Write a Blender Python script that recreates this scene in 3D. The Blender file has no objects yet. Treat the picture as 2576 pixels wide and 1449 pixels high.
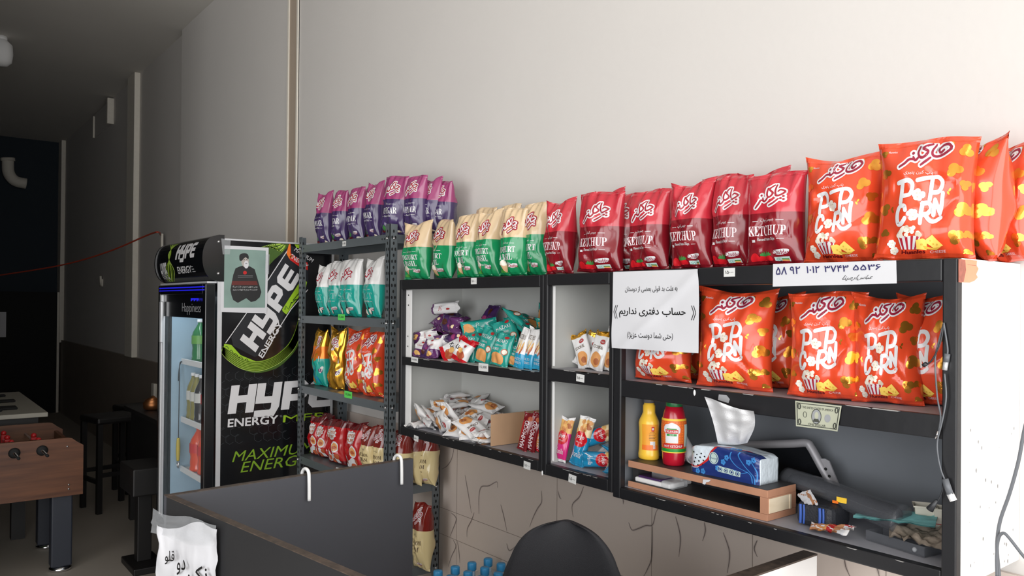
import bpy, bmesh, math, random
from mathutils import Vector, Matrix, noise
from mathutils.geometry import tessellate_polygon
PI = math.pi
SC = bpy.context.scene
COL = SC.collection

# ------------------------------------------------------------------ camera, world, light, exposure
CF, CYAW, CPIT, CROL, CCY = 1983.98, 0.667001, 0.0065917, 0.0087512, 753.049
CAM = Vector((0, 0, 1.6))
_fh = Vector((-math.cos(CYAW), math.sin(CYAW), 0)); _rh = Vector((math.sin(CYAW), math.cos(CYAW), 0)); _z = Vector((0, 0, 1))
CFW = _fh*math.cos(CPIT) + _z*math.sin(CPIT)
_u = _z*math.cos(CPIT) - _fh*math.sin(CPIT)
CR = _rh*math.cos(CROL) + _u*math.sin(CROL)
CU = _u*math.cos(CROL) - _rh*math.sin(CROL)
cam = bpy.data.objects.new('camera', bpy.data.cameras.new('camera'))
COL.objects.link(cam)
cam.matrix_world = Matrix(((CR.x, CU.x, -CFW.x, CAM.x), (CR.y, CU.y, -CFW.y, CAM.y), (CR.z, CU.z, -CFW.z, CAM.z), (0, 0, 0, 1)))
cam.data.sensor_width = 36; cam.data.lens = CF/2576*36
cam.data.shift_y = (CCY - 724.5)/2576
cam.data.clip_start = .02; cam.data.clip_end = 100
SC.camera = cam

SC.view_settings.view_transform = 'Standard'; SC.view_settings.look = 'None'
SC.view_settings.gamma = 1; SC.view_settings.exposure = 0.0
W = bpy.data.worlds.new('daylight'); SC.world = W; W.use_nodes = True
W.node_tree.nodes['Background'].inputs[0].default_value = (.93, .97, 1, 1)
W.node_tree.nodes['Background'].inputs[1].default_value = 1.2

def area_light(name, loc, rot, sx, sy, power, color):
    l = bpy.data.lights.new(name, 'AREA'); l.shape = 'RECTANGLE'; l.size = sx; l.size_y = sy; l.energy = power; l.color = color
    o = bpy.data.objects.new(name, l); COL.objects.link(o); o.location = loc; o.rotation_euler = rot
    return o
# daylight pouring in through the open shop front (at x = 1.7, the end of the room the camera stands by)
area_light('daylight_shopfront', (1.83, -.5, 1.72), (0, PI/2, 0), 3.0, 4.4, 150, (1, .985, .965))
# added fill light from the unseen side, brightens cabinet fronts and interiors
area_light('daylight_side_glazing', (-.2, -3.3, 1.75), (PI/2, 0, 0), 3.4, 2.6, 106, (.98, .99, 1))

def ray(x, y): return CFW + CR*((x-1288)/CF) - CU*((y-CCY)/CF)
def onX(x, y, X): d = ray(x, y); return CAM + d*((X-CAM.x)/d.x)
def onY(x, y, Y): d = ray(x, y); return CAM + d*((Y-CAM.y)/d.y)
def onZ(x, y, Z): d = ray(x, y); return CAM + d*((Z-CAM.z)/d.z)
def proj(P):
    v = Vector(P)-CAM; s = v.dot(CFW)
    return 1288+CF*v.dot(CR)/s, CCY-CF*v.dot(CU)/s

# ------------------------------------------------------------------ materials
def lin(c): return tuple((v/255/12.92) if v <= 10.3 else ((v/255+.055)/1.055)**2.4 for v in c)
MATS = {}
def mat(name, rgb, rough=.5, metal=0, coat=0, var=.06, scale=30, bump=0, emis=None, es=0, spec=.5, bscale=None):
    m = bpy.data.materials.new(name); m.use_nodes = True
    nt = m.node_tree; b = nt.nodes['Principled BSDF']; L = nt.links
    c = lin(rgb)
    tc = nt.nodes.new('ShaderNodeTexCoord'); nz = nt.nodes.new('ShaderNodeTexNoise'); nz.inputs['Scale'].default_value = scale
    L.new(tc.outputs['Object'], nz.inputs['Vector'])
    mx = nt.nodes.new('ShaderNodeMix'); mx.data_type = 'RGBA'
    mx.inputs['A'].default_value = tuple(v*(1-var) for v in c)+(1,); mx.inputs['B'].default_value = tuple(min(1, v*(1+var)) for v in c)+(1,)
    L.new(nz.outputs['Fac'], mx.inputs['Factor']); L.new(mx.outputs['Result'], b.inputs['Base Color'])
    b.inputs['Roughness'].default_value = rough; b.inputs['Metallic'].default_value = metal
    b.inputs['Coat Weight'].default_value = coat; b.inputs['Coat Roughness'].default_value = .12
    b.inputs['Specular IOR Level'].default_value = spec
    if bump:
        n2 = nt.nodes.new('ShaderNodeTexNoise'); n2.inputs['Scale'].default_value = bscale or scale*3
        bp = nt.nodes.new('ShaderNodeBump'); bp.inputs['Strength'].default_value = bump; bp.inputs['Distance'].default_value = .01
        L.new(tc.outputs['Object'], n2.inputs['Vector']); L.new(n2.outputs['Fac'], bp.inputs['Height']); L.new(bp.outputs['Normal'], b.inputs['Normal'])
    if emis:
        b.inputs['Emission Color'].default_value = lin(emis)+(1,); b.inputs['Emission Strength'].default_value = es
    MATS[name] = m
    return m
def wood(name, a, b_, scale=3, stretch=(1, 12, 12), rough=.45):
    m = bpy.data.materials.new(name); m.use_nodes = True; nt = m.node_tree; b = nt.nodes['Principled BSDF']; L = nt.links
    tc = nt.nodes.new('ShaderNodeTexCoord'); mp = nt.nodes.new('ShaderNodeMapping'); mp.inputs['Scale'].default_value = stretch
    nz = nt.nodes.new('ShaderNodeTexNoise'); nz.inputs['Scale'].default_value = scale; nz.inputs['Detail'].default_value = 6
    cr = nt.nodes.new('ShaderNodeValToRGB')
    cr.color_ramp.elements[0].position = .3; cr.color_ramp.elements[0].color = lin(a)+(1,)
    cr.color_ramp.elements[1].position = .7; cr.color_ramp.elements[1].color = lin(b_)+(1,)
    L.new(tc.outputs['Object'], mp.inputs[0]); L.new(mp.outputs[0], nz.inputs['Vector']); L.new(nz.outputs['Fac'], cr.inputs[0]); L.new(cr.outputs[0], b.inputs['Base Color'])
    b.inputs['Roughness'].default_value = rough
    MATS[name] = m; return m
def clear(name, tint, alpha, rough=.05):
    """thin clear plastic or glass: mostly see-through with a glossy skin"""
    m = bpy.data.materials.new(name); m.use_nodes = True; nt = m.node_tree; b = nt.nodes['Principled BSDF']
    nz = nt.nodes.new('ShaderNodeTexNoise'); nz.inputs['Scale'].default_value = 25
    mr = nt.nodes.new('ShaderNodeMapRange'); mr.inputs['To Min'].default_value = max(0, alpha*.75); mr.inputs['To Max'].default_value = min(1, alpha*1.25)
    nt.links.new(nz.outputs['Fac'], mr.inputs['Value']); nt.links.new(mr.outputs[0], b.inputs['Alpha'])
    b.inputs['Base Color'].default_value = lin(tint)+(1,); b.inputs['Roughness'].default_value = rough
    MATS[name] = m; return m

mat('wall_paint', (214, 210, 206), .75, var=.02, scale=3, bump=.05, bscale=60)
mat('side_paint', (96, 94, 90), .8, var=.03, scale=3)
mat('wall_band', (176, 160, 143), .8, var=.03, scale=3)
mat('ceiling_paint', (216, 212, 205), .8, var=.03, scale=2)
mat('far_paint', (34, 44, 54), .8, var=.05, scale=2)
mat('floor_tile', (158, 150, 140), .55, var=.05, scale=2)
mat('dado_stone', (146, 134, 124), .5, var=.08, scale=4)
mat('tile_stone', (206, 192, 182), .3, var=.03, scale=2.5)
mat('tile_joint', (140, 126, 116), .7)
mat('tile_vein', (104, 92, 88), .4)
mat('tile_vein_soft', (182, 168, 160), .4)
mat('white_bead', (226, 220, 208), .6)
mat('black_steel', (24, 24, 27), .42, bump=.04, var=.2, scale=12)
mat('charcoal_paint', (112, 116, 122), .6, bump=.05, var=.12, scale=5)
mat('grey_paint', (186, 187, 184), .5, var=.08, scale=4, bump=.03)
mat('white_lacquer', (232, 231, 230), .4, var=.03, scale=4)
mat('scuff', (150, 148, 146), .6)
mat('shelf_grey', (152, 152, 160), .45, var=.1, scale=8)
mat('rack_steel', (104, 111, 115), .38, metal=.35, var=.1, scale=10)
mat('hole_dark', (14, 15, 16), .8)
mat('bolt_steel', (190, 190, 190), .3, metal=.9)
mat('black_gloss', (16, 17, 20), .2, coat=.4, var=.2)
mat('fridge_black', (20, 22, 25), .35, var=.2)
mat('fridge_inner', (160, 186, 204), .45, var=.03)
mat('alu', (206, 207, 210), .35, metal=.3, var=.05)
mat('blue_led', (20, 20, 160), .4, emis=(40, 40, 255), es=.55)
mat('lamp_white', (255, 255, 255), .4, emis=(225, 240, 255), es=1.0)
clear('door_glass', (210, 230, 240), .07)
clear('clear_film', (215, 218, 222), .30, .15)
clear('clear_plastic', (200, 220, 235), .28, .1)
clear('smoke_plastic', (104, 106, 112), .42, .12)
mat('white', (236, 236, 236), .6, var=.02)
mat('print_white', (214, 213, 215), .35, coat=.15, var=.02)
mat('print_grey', (150, 152, 155), .5)
mat('print_black', (22, 22, 24), .5)
mat('ink_navy', (42, 38, 92), .6)
mat('paper', (208, 208, 212), .8, var=.02, scale=6, bump=.05, bscale=20)
mat('tag_paper', (214, 214, 212), .7)
mat('tag_green', (96, 214, 92), .7)
mat('can_black', (33, 35, 40), .35)
mat('lime', (150, 190, 40), .35, var=.1)
mat('lime_dark', (64, 92, 30), .35, var=.2)
mat('lime_pale', (196, 222, 110), .35, var=.15)
mat('hex_line', (44, 48, 52), .4)
mat('lime_text', (120, 158, 36), .4)
mat('flame_red', (205, 40, 36), .35); mat('flame_orange', (236, 120, 40), .35)
mat('poster_green', (128, 152, 144), .4, var=.22, scale=9)
mat('robe_black', (30, 30, 31), .5); mat('skin_print', (176, 168, 160), .5); mat('dull_red', (96, 34, 30), .5); mat('bright_red', (190, 30, 30), .5)
mat('counter_grey', (72, 73, 79), .45, var=.12, scale=3, bump=.02)
mat('counter_black', (38, 38, 40), .5, var=.12, scale=4)
wood('counter_edge', (58, 50, 45), (92, 78, 68), 5, (14, 14, 3))
mat('hook_white', (240, 240, 240), .3, coat=.3)
wood('foos_wood', (74, 42, 25), (106, 65, 40), 2.5, (8, 1, 14))
mat('foos_leg', (38, 42, 52), .5); mat('chrome', (220, 220, 222), .18, metal=1)
mat('dark_wood', (17, 15, 15), .5); mat('copper', (150, 98, 60), .4, metal=.9)
mat('red_plastic', (170, 26, 30), .4)
mat('glass_table', (176, 172, 160), .3)
mat('chair_black', (28, 28, 33), .7, var=.12, scale=60, bump=.25, bscale=900)
mat('wire_red', (176, 66, 44), .5)
mat('cable_grey', (92, 95, 100), .45); mat('cable_black', (40, 42, 46), .45)
wood('mdf', (166, 118, 92), (182, 132, 104), 12, (1, 1, 1), .8)
mat('board_dark', (46, 44, 44), .5, var=.15)
wood('pale_pine', (214, 196, 168), (228, 214, 190), 4, (1, 3, 14), .6)

# ------------------------------------------------------------------ mesh helpers
class MB:
    def __init__(s): s.v = []; s.f = []; s.m = []; s.mats = []; s.sm = []
    def mi(s, m):
        if m not in s.mats: s.mats.append(m)
        return s.mats.index(m)
    def add(s, vs, fs, m, smooth=False, M=None):
        o = len(s.v); k = s.mi(m)
        s.v += [tuple(M @ Vector(p)) if M else tuple(p) for p in vs]
        for f in fs: s.f.append(tuple(o+i for i in f)); s.m.append(k); s.sm.append(smooth)
    def box(s, x0, x1, y0, y1, z0, z1, m, b=0, M=None):
        x0, x1 = min(x0, x1), max(x0, x1); y0, y1 = min(y0, y1), max(y0, y1); z0, z1 = min(z0, z1), max(z0, z1)
        if b <= 0:
            vs = [(x, y, z) for z in (z0, z1) for y in (y0, y1) for x in (x0, x1)]
            s.add(vs, [(0, 2, 3, 1), (4, 5, 7, 6), (0, 1, 5, 4), (2, 6, 7, 3), (0, 4, 6, 2), (1, 3, 7, 5)], m, M=M); return
        bm = bmesh.new(); bmesh.ops.create_cube(bm, size=1)
        bmesh.ops.scale(bm, vec=(x1-x0, y1-y0, z1-z0), verts=bm.verts)
        bmesh.ops.translate(bm, vec=((x0+x1)/2, (y0+y1)/2, (z0+z1)/2), verts=bm.verts)
        b = min(b, .49*min(x1-x0, y1-y0, z1-z0))
        bmesh.ops.bevel(bm, geom=bm.edges[:], offset=b, segments=2, affect='EDGES', profile=.5)
        s.bm(bm, m, M=M)
    def bm(s, bm, m, smooth=False, M=None):
        bm.verts.index_update()
        s.add([v.co[:] for v in bm.verts], [[v.index for v in f.verts] for f in bm.faces], m, smooth, M); bm.free()
    def lathe(s, prof, m, n=24, M=None, caps=True, sx=1, sy=1, smooth=True):
        vs = []; fs = []
        for r, z in prof:
            for k in range(n):
                a = 2*PI*k/n; vs.append((r*math.cos(a)*sx, r*math.sin(a)*sy, z))
        for i in range(len(prof)-1):
            for k in range(n):
                a, b = i*n+k, i*n+(k+1) % n; fs.append((a, b, b+n, a+n))
        if caps:
            fs.append(tuple(range(n-1, -1, -1))); fs.append(tuple((len(prof)-1)*n+k for k in range(n)))
        s.add(vs, fs, m, smooth, M)
    def tube(s, pts, r, m, n=8, sub=6, closed=False, M=None, flat=1):
        P = catmull([Vector(p) for p in pts], sub) if sub > 1 else [Vector(p) for p in pts]
        vs = []; fs = []; up = None
        for i, p in enumerate(P):
            t = (P[min(i+1, len(P)-1)]-P[max(i-1, 0)]).normalized()
            if up is None: up = t.orthogonal().normalized()
            up = (up - t*up.dot(t)); up = up.normalized() if up.length > 1e-6 else t.orthogonal().normalized()
            sd = t.cross(up)
            rr = r(i/(len(P)-1)) if callable(r) else r
            for k in range(n):
                a = 2*PI*k/n; vs.append(tuple(p + up*(rr*math.cos(a)) + sd*(rr*flat*math.sin(a))))
        for i in range(len(P)-1):
            for k in range(n):
                a, b = i*n+k, i*n+(k+1) % n; fs.append((a, b, b+n, a+n))
        fs.append(tuple(range(n-1, -1, -1))); fs.append(tuple((len(P)-1)*n+k for k in range(n)))
        s.add(vs, fs, m, True, M)
    def prism(s, poly, depth, m, M=None):
        """poly in local xy, thickness along local z from 0 to depth"""
        n = len(poly); vs = [(x, y, 0) for x, y in poly]+[(x, y, depth) for x, y in poly]
        tri = tessellate_polygon([[Vector((x, y, 0)) for x, y in poly]])
        fs = [tuple(t) for t in tri]+[tuple(i+n for i in reversed(t)) for t in tri]
        fs += [(i, (i+1) % n, (i+1) % n+n, i+n) for i in range(n)]
        s.add(vs, fs, m, M=M)
    def sphere(s, c, r, m, seg=14, M=None, sc=(1, 1, 1)):
        bm = bmesh.new(); bmesh.ops.create_uvsphere(bm, u_segments=seg, v_segments=max(6, seg//2+2), radius=r)
        bmesh.ops.scale(bm, vec=sc, verts=bm.verts); bmesh.ops.translate(bm, vec=c, verts=bm.verts); s.bm(bm, m, True, M)
    def mesh(s, name):
        me = bpy.data.meshes.new(name); me.from_pydata(s.v, [], s.f)
        for n in s.mats: me.materials.append(MATS[n])
        me.polygons.foreach_set('material_index', s.m); me.polygons.foreach_set('use_smooth', s.sm)
        me.validate(); me.update(); return me
    def build(s, name, parent=None, origin=None):
        if origin is not None: s.v = [tuple(Vector(p)-Vector(origin)) for p in s.v]
        me = s.mesh(name)
        # consistent outward faces
        o = bpy.data.objects.new(name, me); COL.objects.link(o)
        if parent is not None: o.parent = parent
        if origin is not None: o.location = origin
        return o

def catmull(P, sub):
    out = []
    for i in range(len(P)-1):
        a, b, c, d = P[max(i-1, 0)], P[i], P[i+1], P[min(i+2, len(P)-1)]
        for k in range(sub):
            t = k/sub
            out.append(.5*((2*b)+(c-a)*t+(2*a-5*b+4*c-d)*t*t+(3*b-a-3*c+d)*t*t*t))
    out.append(P[-1]); return out

def tag(o, label, cat, group=None, kind=None):
    if label: o['label'] = label
    if cat: o['category'] = cat
    if group: o['group'] = group
    if kind: o['kind'] = kind
    return o
def thing(name, label, cat, loc=(0, 0, 0), rot=(0, 0, 0), group=None):
    o = bpy.data.objects.new(name, None); COL.objects.link(o); o.empty_display_size = .05
    o.location = loc; o.rotation_euler = rot
    return tag(o, label, cat, group)
def part(mb, name, par, local=False):
    ob = mb.build(name); ob.parent = par
    if not local and par.parent is None: ob.matrix_parent_inverse = Matrix.LocRotScale(par.location, par.rotation_euler, par.scale).inverted()
    return ob
def struct(mb, name): o = mb.build(name); o['kind'] = 'structure'; return o

# ------------------------------------------------------------------ flat printed artwork: 2-D pieces laid on any surface
def refine(V, F, lim):
    V = list(V); st = []; out = []
    for f in F:
        for k in range(1, len(f)-1): st.append((f[0], f[k], f[k+1]))
    cache = {}
    while st:
        a, b, c = st.pop()
        d = sorted(((math.dist(V[p], V[q]), p, q, r) for p, q, r in ((a, b, c), (b, c, a), (c, a, b))), reverse=True)[0]
        if d[0] <= lim: out.append((a, b, c)); continue
        _, p, q, r = d; k = (min(p, q), max(p, q))
        if k not in cache: cache[k] = len(V); V.append(((V[p][0]+V[q][0])/2, (V[p][1]+V[q][1])/2))
        mid = cache[k]; st.append((p, mid, r)); st.append((mid, q, r))
    return V, out

AR = {}   # Arabic presentation forms: isolated, final, initial, medial
def _ar(ch, iso, n): AR[ch] = (iso, n)
for ch, iso, n in (('ا', 0xFE8D, 2), ('ب', 0xFE8F, 4), ('پ', 0xFB56, 4), ('ت', 0xFE95, 4), ('ج', 0xFE9D, 4), ('چ', 0xFB7A, 4), ('ح', 0xFEA1, 4), ('خ', 0xFEA5, 4), ('د', 0xFEA9, 2), ('ر', 0xFEAD, 2), ('ز', 0xFEAF, 2),
                   ('س', 0xFEB1, 4), ('ش', 0xFEB5, 4), ('ض', 0xFEBD, 4), ('ع', 0xFEC9, 4), ('ف', 0xFED1, 4), ('ق', 0xFED5, 4), ('ک', 0xFB8E, 4), ('ل', 0xFEDD, 4), ('م', 0xFEE1, 4), ('ن', 0xFEE5, 4),
                   ('ه', 0xFEE9, 4), ('و', 0xFEED, 2), ('ی', 0xFBFC, 4)): _ar(ch, iso, n)
def fa(s):
    """shape Persian letters into joined forms and lay them out right to left"""
    out = []
    for i, ch in enumerate(s):
        if ch not in AR: out.append({'(': ')', ')': '(', '《': '》', '》': '《'}.get(ch, ch)); continue
        iso, n = AR[ch]
        pj = i > 0 and s[i-1] in AR and AR[s[i-1]][1] == 4
        nj = n == 4 and i+1 < len(s) and s[i+1] in AR
        out.append(chr(iso + (1 if pj and not nj else 2 if nj and not pj else 3)) if pj or nj else ch)
    return ''.join(reversed(out))
def serif(s): return ''.join(chr(0x1D400+ord(c)-65) if 'A' <= c <= 'Z' else chr(0x1D41A+ord(c)-97) if 'a' <= c <= 'z' else c for c in s)
def serif_italic(s): return ''.join(chr(0x1D468+ord(c)-65) if 'A' <= c <= 'Z' else chr(0x1D482+ord(c)-97) if 'a' <= c <= 'z' else c for c in s)
from mathutils.geometry import delaunay_2d_cdt
_tc = {}
def glyphs(s, bold=0, res=2):
    """outlines of the lettering, filled by a constrained triangulation kept where the winding number is not zero"""
    k = (s, bold, res)
    if k in _tc: return _tc[k]
    cu = bpy.data.curves.new('lettering', 'FONT'); cu.body = s; cu.resolution_u = res; cu.fill_mode = 'NONE'
    o = bpy.data.objects.new('lettering', cu); COL.objects.link(o)
    bpy.context.view_layer.update()
    dg = bpy.context.evaluated_depsgraph_get(); me = bpy.data.meshes.new_from_object(o.evaluated_get(dg))
    P = [Vector((v.co.x, v.co.y)) for v in me.vertices]; nx = {}
    for e in me.edges:
        a, b = e.vertices; nx.setdefault(a, []).append(b); nx.setdefault(b, []).append(a)
    bpy.data.objects.remove(o); bpy.data.curves.remove(cu); bpy.data.meshes.remove(me)
    loops = []; seen = set()
    for st in sorted(nx):
        if st in seen: continue
        lp = [st]; seen.add(st); cur = st+1 if st+1 in nx[st] else nx[st][0]
        while cur != st and cur not in seen:
            lp.append(cur); seen.add(cur); q = [w for w in nx[cur] if w not in seen]
            if not q: break
            cur = q[0]
        if len(lp) > 2: loops.append([P[i] for i in lp])
    if bold and sum(lp[i-1].x*lp[i].y-lp[i].x*lp[i-1].y for lp in loops for i in range(len(lp))) > 0: bold = -bold
    if bold:      # embolden: push each outline outwards along its own normals
        for q, lp in enumerate(loops):
            n = len(lp); out = []
            for i in range(n):
                t = (lp[(i+1) % n]-lp[i-1]); t = t.normalized() if t.length > 1e-9 else Vector((1, 0)); out.append(lp[i]+Vector((-t.y, t.x))*bold)
            loops[q] = out
    V = []; E = []
    for lp in loops:
        b = len(V); V += lp; E += [(b+i, b+(i+1) % len(lp)) for i in range(len(lp))]
    if not V: _tc[k] = ([], []); return _tc[k]
    r = delaunay_2d_cdt(V, E, [], 0, 1e-5); tv, tf = r[0], r[2]
    def wind(x, y):
        w = 0
        for lp in loops:
            for i in range(len(lp)):
                a, b = lp[i-1], lp[i]
                if (a.y <= y) != (b.y <= y):
                    if (x < a.x+(y-a.y)*(b.x-a.x)/(b.y-a.y)): w += 1 if b.y > a.y else -1
        return w
    F = []
    for f in tf:
        c = sum((tv[i] for i in f), Vector((0, 0)))/len(f)
        if wind(c.x, c.y): F.append(tuple(f))
    _tc[k] = ([(v.x, v.y) for v in tv], F); return _tc[k]

class Art:
    def __init__(s): s.p = []
    def raw(s, V, F, m, lay): s.p.append((V, F, m, lay))
    def fill(s, pts, m, lay=0, smooth=0):
        if smooth: pts = [tuple(q)[:2] for q in catmull([Vector((*p, 0)) for p in pts+[pts[0]]], smooth)][:-1]
        tri = tessellate_polygon([[Vector((*p, 0)) for p in pts]]); s.raw(pts, [tuple(t) for t in tri], m, lay)
    def rect(s, x0, y0, x1, y1, m, lay=0): s.raw([(x0, y0), (x1, y0), (x1, y1), (x0, y1)], [(0, 1, 2, 3)], m, lay)
    def ell(s, cx, cy, rx, ry, m, lay=0, n=16, rot=0):
        c, q = math.cos(rot), math.sin(rot)
        V = [(cx, cy)]+[(cx+rx*math.cos(2*PI*k/n)*c-ry*math.sin(2*PI*k/n)*q, cy+rx*math.cos(2*PI*k/n)*q+ry*math.sin(2*PI*k/n)*c) for k in range(n)]
        s.raw(V, [(0, k+1, (k+1) % n+1) for k in range(n)], m, lay)
    def ring(s, cx, cy, rx, ry, w, m, lay=0, n=20):
        V = []
        for k in range(n):
            a = 2*PI*k/n; V += [(cx+rx*math.cos(a), cy+ry*math.sin(a)), (cx+(rx-w)*math.cos(a), cy+(ry-w)*math.sin(a))]
        s.raw(V, [(2*k, (2*k+2) % (2*n), (2*k+3) % (2*n), 2*k+1) for k in range(n)], m, lay)
    def stroke(s, pts, w, m, lay=0, sub=5, caps=True, taper=None):
        P = [Vector((*p, 0)) for p in pts]
        if sub > 1 and len(P) > 2: P = catmull(P, sub)
        V = []; F = []
        for i, p in enumerate(P):
            t = P[min(i+1, len(P)-1)]-P[max(i-1, 0)]
            t = t.normalized() if t.length > 1e-9 else Vector((1, 0, 0)); nn = Vector((-t.y, t.x, 0))
            ww = w/2*(taper(i/(len(P)-1)) if taper else 1)
            V += [(p.x+nn.x*ww, p.y+nn.y*ww), (p.x-nn.x*ww, p.y-nn.y*ww)]
        for i in range(len(P)-1): F.append((2*i, 2*i+1, 2*i+3, 2*i+2))
        s.raw(V, F, m, lay)
        if caps:
            for k, p in ((0, P[0]), (1, P[-1])):
                ww = w/2*(taper(k) if taper else 1)
                if ww > 1e-9: s.ell(p.x, p.y, ww, ww, m, lay, 10)
    def text(s, t, x0, x1, y0, y1, m, lay=1, shear=0, bold=0, res=2):
        V, F = glyphs(t, bold, res)
        if not V: return
        ax, bx = min(v[0] for v in V), max(v[0] for v in V); ay, by = min(v[1] for v in V), max(v[1] for v in V)
        sx = (x1-x0)/max(bx-ax, 1e-6); sy = (y1-y0)/max(by-ay, 1e-6)
        s.raw([(x0+(v[0]-ax)*sx+shear*(v[1]-ay)*sy, y0+(v[1]-ay)*sy) for v in V], F, m, lay)
    def map(s, fn): 
        a = Art(); a.p = [([fn(*v) for v in V], F, m, l) for V, F, m, l in s.p]; return a
    def join(s, o): s.p += o.p; return s
    def onto(s, mb, fn, lim=None, step=.00025, base=.0006):
        for V, F, m, lay in s.p:
            if lim: V, F = refine(V, F, lim)
            mb.add([fn(x, y, base+step*lay) for x, y in V], F, m, False)
# ------------------------------------------------------------------ the room
YW = 1.91          # long wall beside the cabinets
YR = 1.95          # the same wall, set back beyond the first bay
m = MB(); m.box(-13.3, 1.8, -3.3, 2.15, -.1, 0, 'floor_tile'); struct(m, 'floor')
m = MB(); m.box(-13.3, 1.8, -3.3, 2.15, 3.9, 4.0, 'ceiling_paint'); struct(m, 'ceiling')
m = MB()
m.box(-6.97, 1.8, YW, 2.1, 0, 3.9, 'wall_paint'); m.box(-13.3, -6.97, YR, 2.1, 0, 3.9, 'wall_paint')
struct(m, 'wall_right')
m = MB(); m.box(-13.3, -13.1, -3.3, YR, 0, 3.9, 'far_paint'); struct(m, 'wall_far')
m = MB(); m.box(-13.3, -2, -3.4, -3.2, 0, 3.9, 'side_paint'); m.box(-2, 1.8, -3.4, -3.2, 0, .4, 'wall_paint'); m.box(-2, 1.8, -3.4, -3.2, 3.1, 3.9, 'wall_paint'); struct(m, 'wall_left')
m = MB(); m.box(-4.9, -4.8, -3.2, .16, 0, 3.9, 'side_paint'); struct(m, 'wall_partition')   # unseen wall, added to keep daylight off the games corner
m = MB(); m.box(1.7, 1.8, -3.2, YW, 3.3, 3.9, 'wall_paint'); m.box(1.7, 1.8, -3.2, -2.8, 0, 3.3, 'wall_paint'); m.box(1.7, 1.8, 1.8, YW, 0, 3.3, 'wall_paint'); struct(m, 'wall_front')
# expansion joint: brown band between two pale beads
m = MB()
a, b = onY(722, 599, YW).x, onY(748, 599, YW).x
m.box(a, b, YW-.004, YW, 1.0, 3.9, 'wall_band'); m.box(a, a+.018, YW-.012, YW, 1.0, 3.9, 'white_bead'); m.box(b-.018, b, YW-.012, YW, 1.0, 3.9, 'white_bead')
struct(m, 'trim_1')
for n, (px, py) in enumerate(((335, 620), (153, 600))):
    x = onY(px, py, YR-.05).x
    m = MB(); m.box(x-.3, x, YR-.055, YR, 1.0 if n else 1.035, 3.9, 'white_bead', .006); struct(m, 'trim_%d' % (n+2))
# stone dado on the far stretch, marble tiles behind the counter
m = MB(); m.box(-13.1, -4.95, YR-.03, YR, 0, 1.035, 'dado_stone'); m.box(-6.97, -4.95, YW-.012, YR, 0, 1.035, 'dado_stone'); struct(m, 'wall_right_dado')
m = MB(); YT = YW-.012
m.box(-4.95, 1.7, YT, YW, 0, 1.03, 'tile_stone')
art = Art()
def wl(pts, w, mt, lay=0, sub=5, taper=None):
    art.stroke([tuple(onY(x, y, YT))[0::2] for x, y in pts], w, mt, lay, sub, taper=taper)
jt = [1150, 1215, 1402, 1567, 1772]
for x in (1149, 1401, 1640, 1894, 2230):
    X = onY(x, 1300, YT).x; art.rect(X-.001, .0, X+.001, 1.03, 'tile_joint')
for p, q in (((1150, 1362), (1310, 1425)), ((1135, 1290), (1330, 1355))):
    z = (onY(*p, YT).z+onY(*q, YT).z)/2
    art.rect(onY(1105, 1300, YT).x, z-.001, 1.69, z+.001, 'tile_joint')
tp = lambda t: .35+.65*math.sin(PI*min(1, t*1.1+.02))
V = [((1142, 1130), (1136, 1155), (1125, 1172), (1112, 1180)), ((1170, 1195), (1178, 1240), (1186, 1290)), ((1193, 1290), (1186, 1310), (1176, 1330), (1175, 1350)),
     ((1205, 1292), (1205, 1250), (1211, 1225), (1230, 1222), (1250, 1212), (1252, 1226)), ((1260, 1270), (1268, 1300), (1275, 1335)), ((1362, 1235), (1363, 1262), (1352, 1280), (1340, 1305), (1333, 1325)),
     ((1468, 1225), (1458, 1250), (1440, 1270), (1442, 1300)), ((1135, 1290), (1148, 1305), (1138, 1335), (1132, 1350)), ((1140, 1358), (1147, 1375), (1136, 1400), (1128, 1425)), ((1151, 1362), (1157, 1415)),
     ((1404, 1235), (1408, 1250), (1412, 1255)), ((1582, 1315), (1590, 1333), (1605, 1330), (1625, 1322), (1642, 1320), (1650, 1290), (1656, 1280)), ((1642, 1325), (1640, 1400), (1630, 1430), (1620, 1449)),
     ((1275, 1368), (1282, 1385), (1300, 1372)), ((2125, 1405), (2128, 1425), (2138, 1449)), ((2205, 1425), (2212, 1449)), ((1567, 1255), (1568, 1268)), ((1772, 1315), (1775, 1335), (1768, 1360)), ((1905, 1360), (1898, 1380), (1905, 1400)),
     ((1700, 1300), (1712, 1350), (1708, 1400)), ((1820, 1340), (1836, 1390), (1830, 1440))]
for pts in V:
    if len(pts) < 3: pts = (pts[0], ((pts[0][0]+pts[1][0])/2+1, (pts[0][1]+pts[1][1])/2), pts[1])
    wl(pts, .008, 'tile_vein_soft', 0, 5, tp); wl(pts, .0026, 'tile_vein', 1, 5, tp)
art.onto(m, lambda x, z, o: (x, YT-o, z))
struct(m, 'wall_right_tiles')

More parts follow.
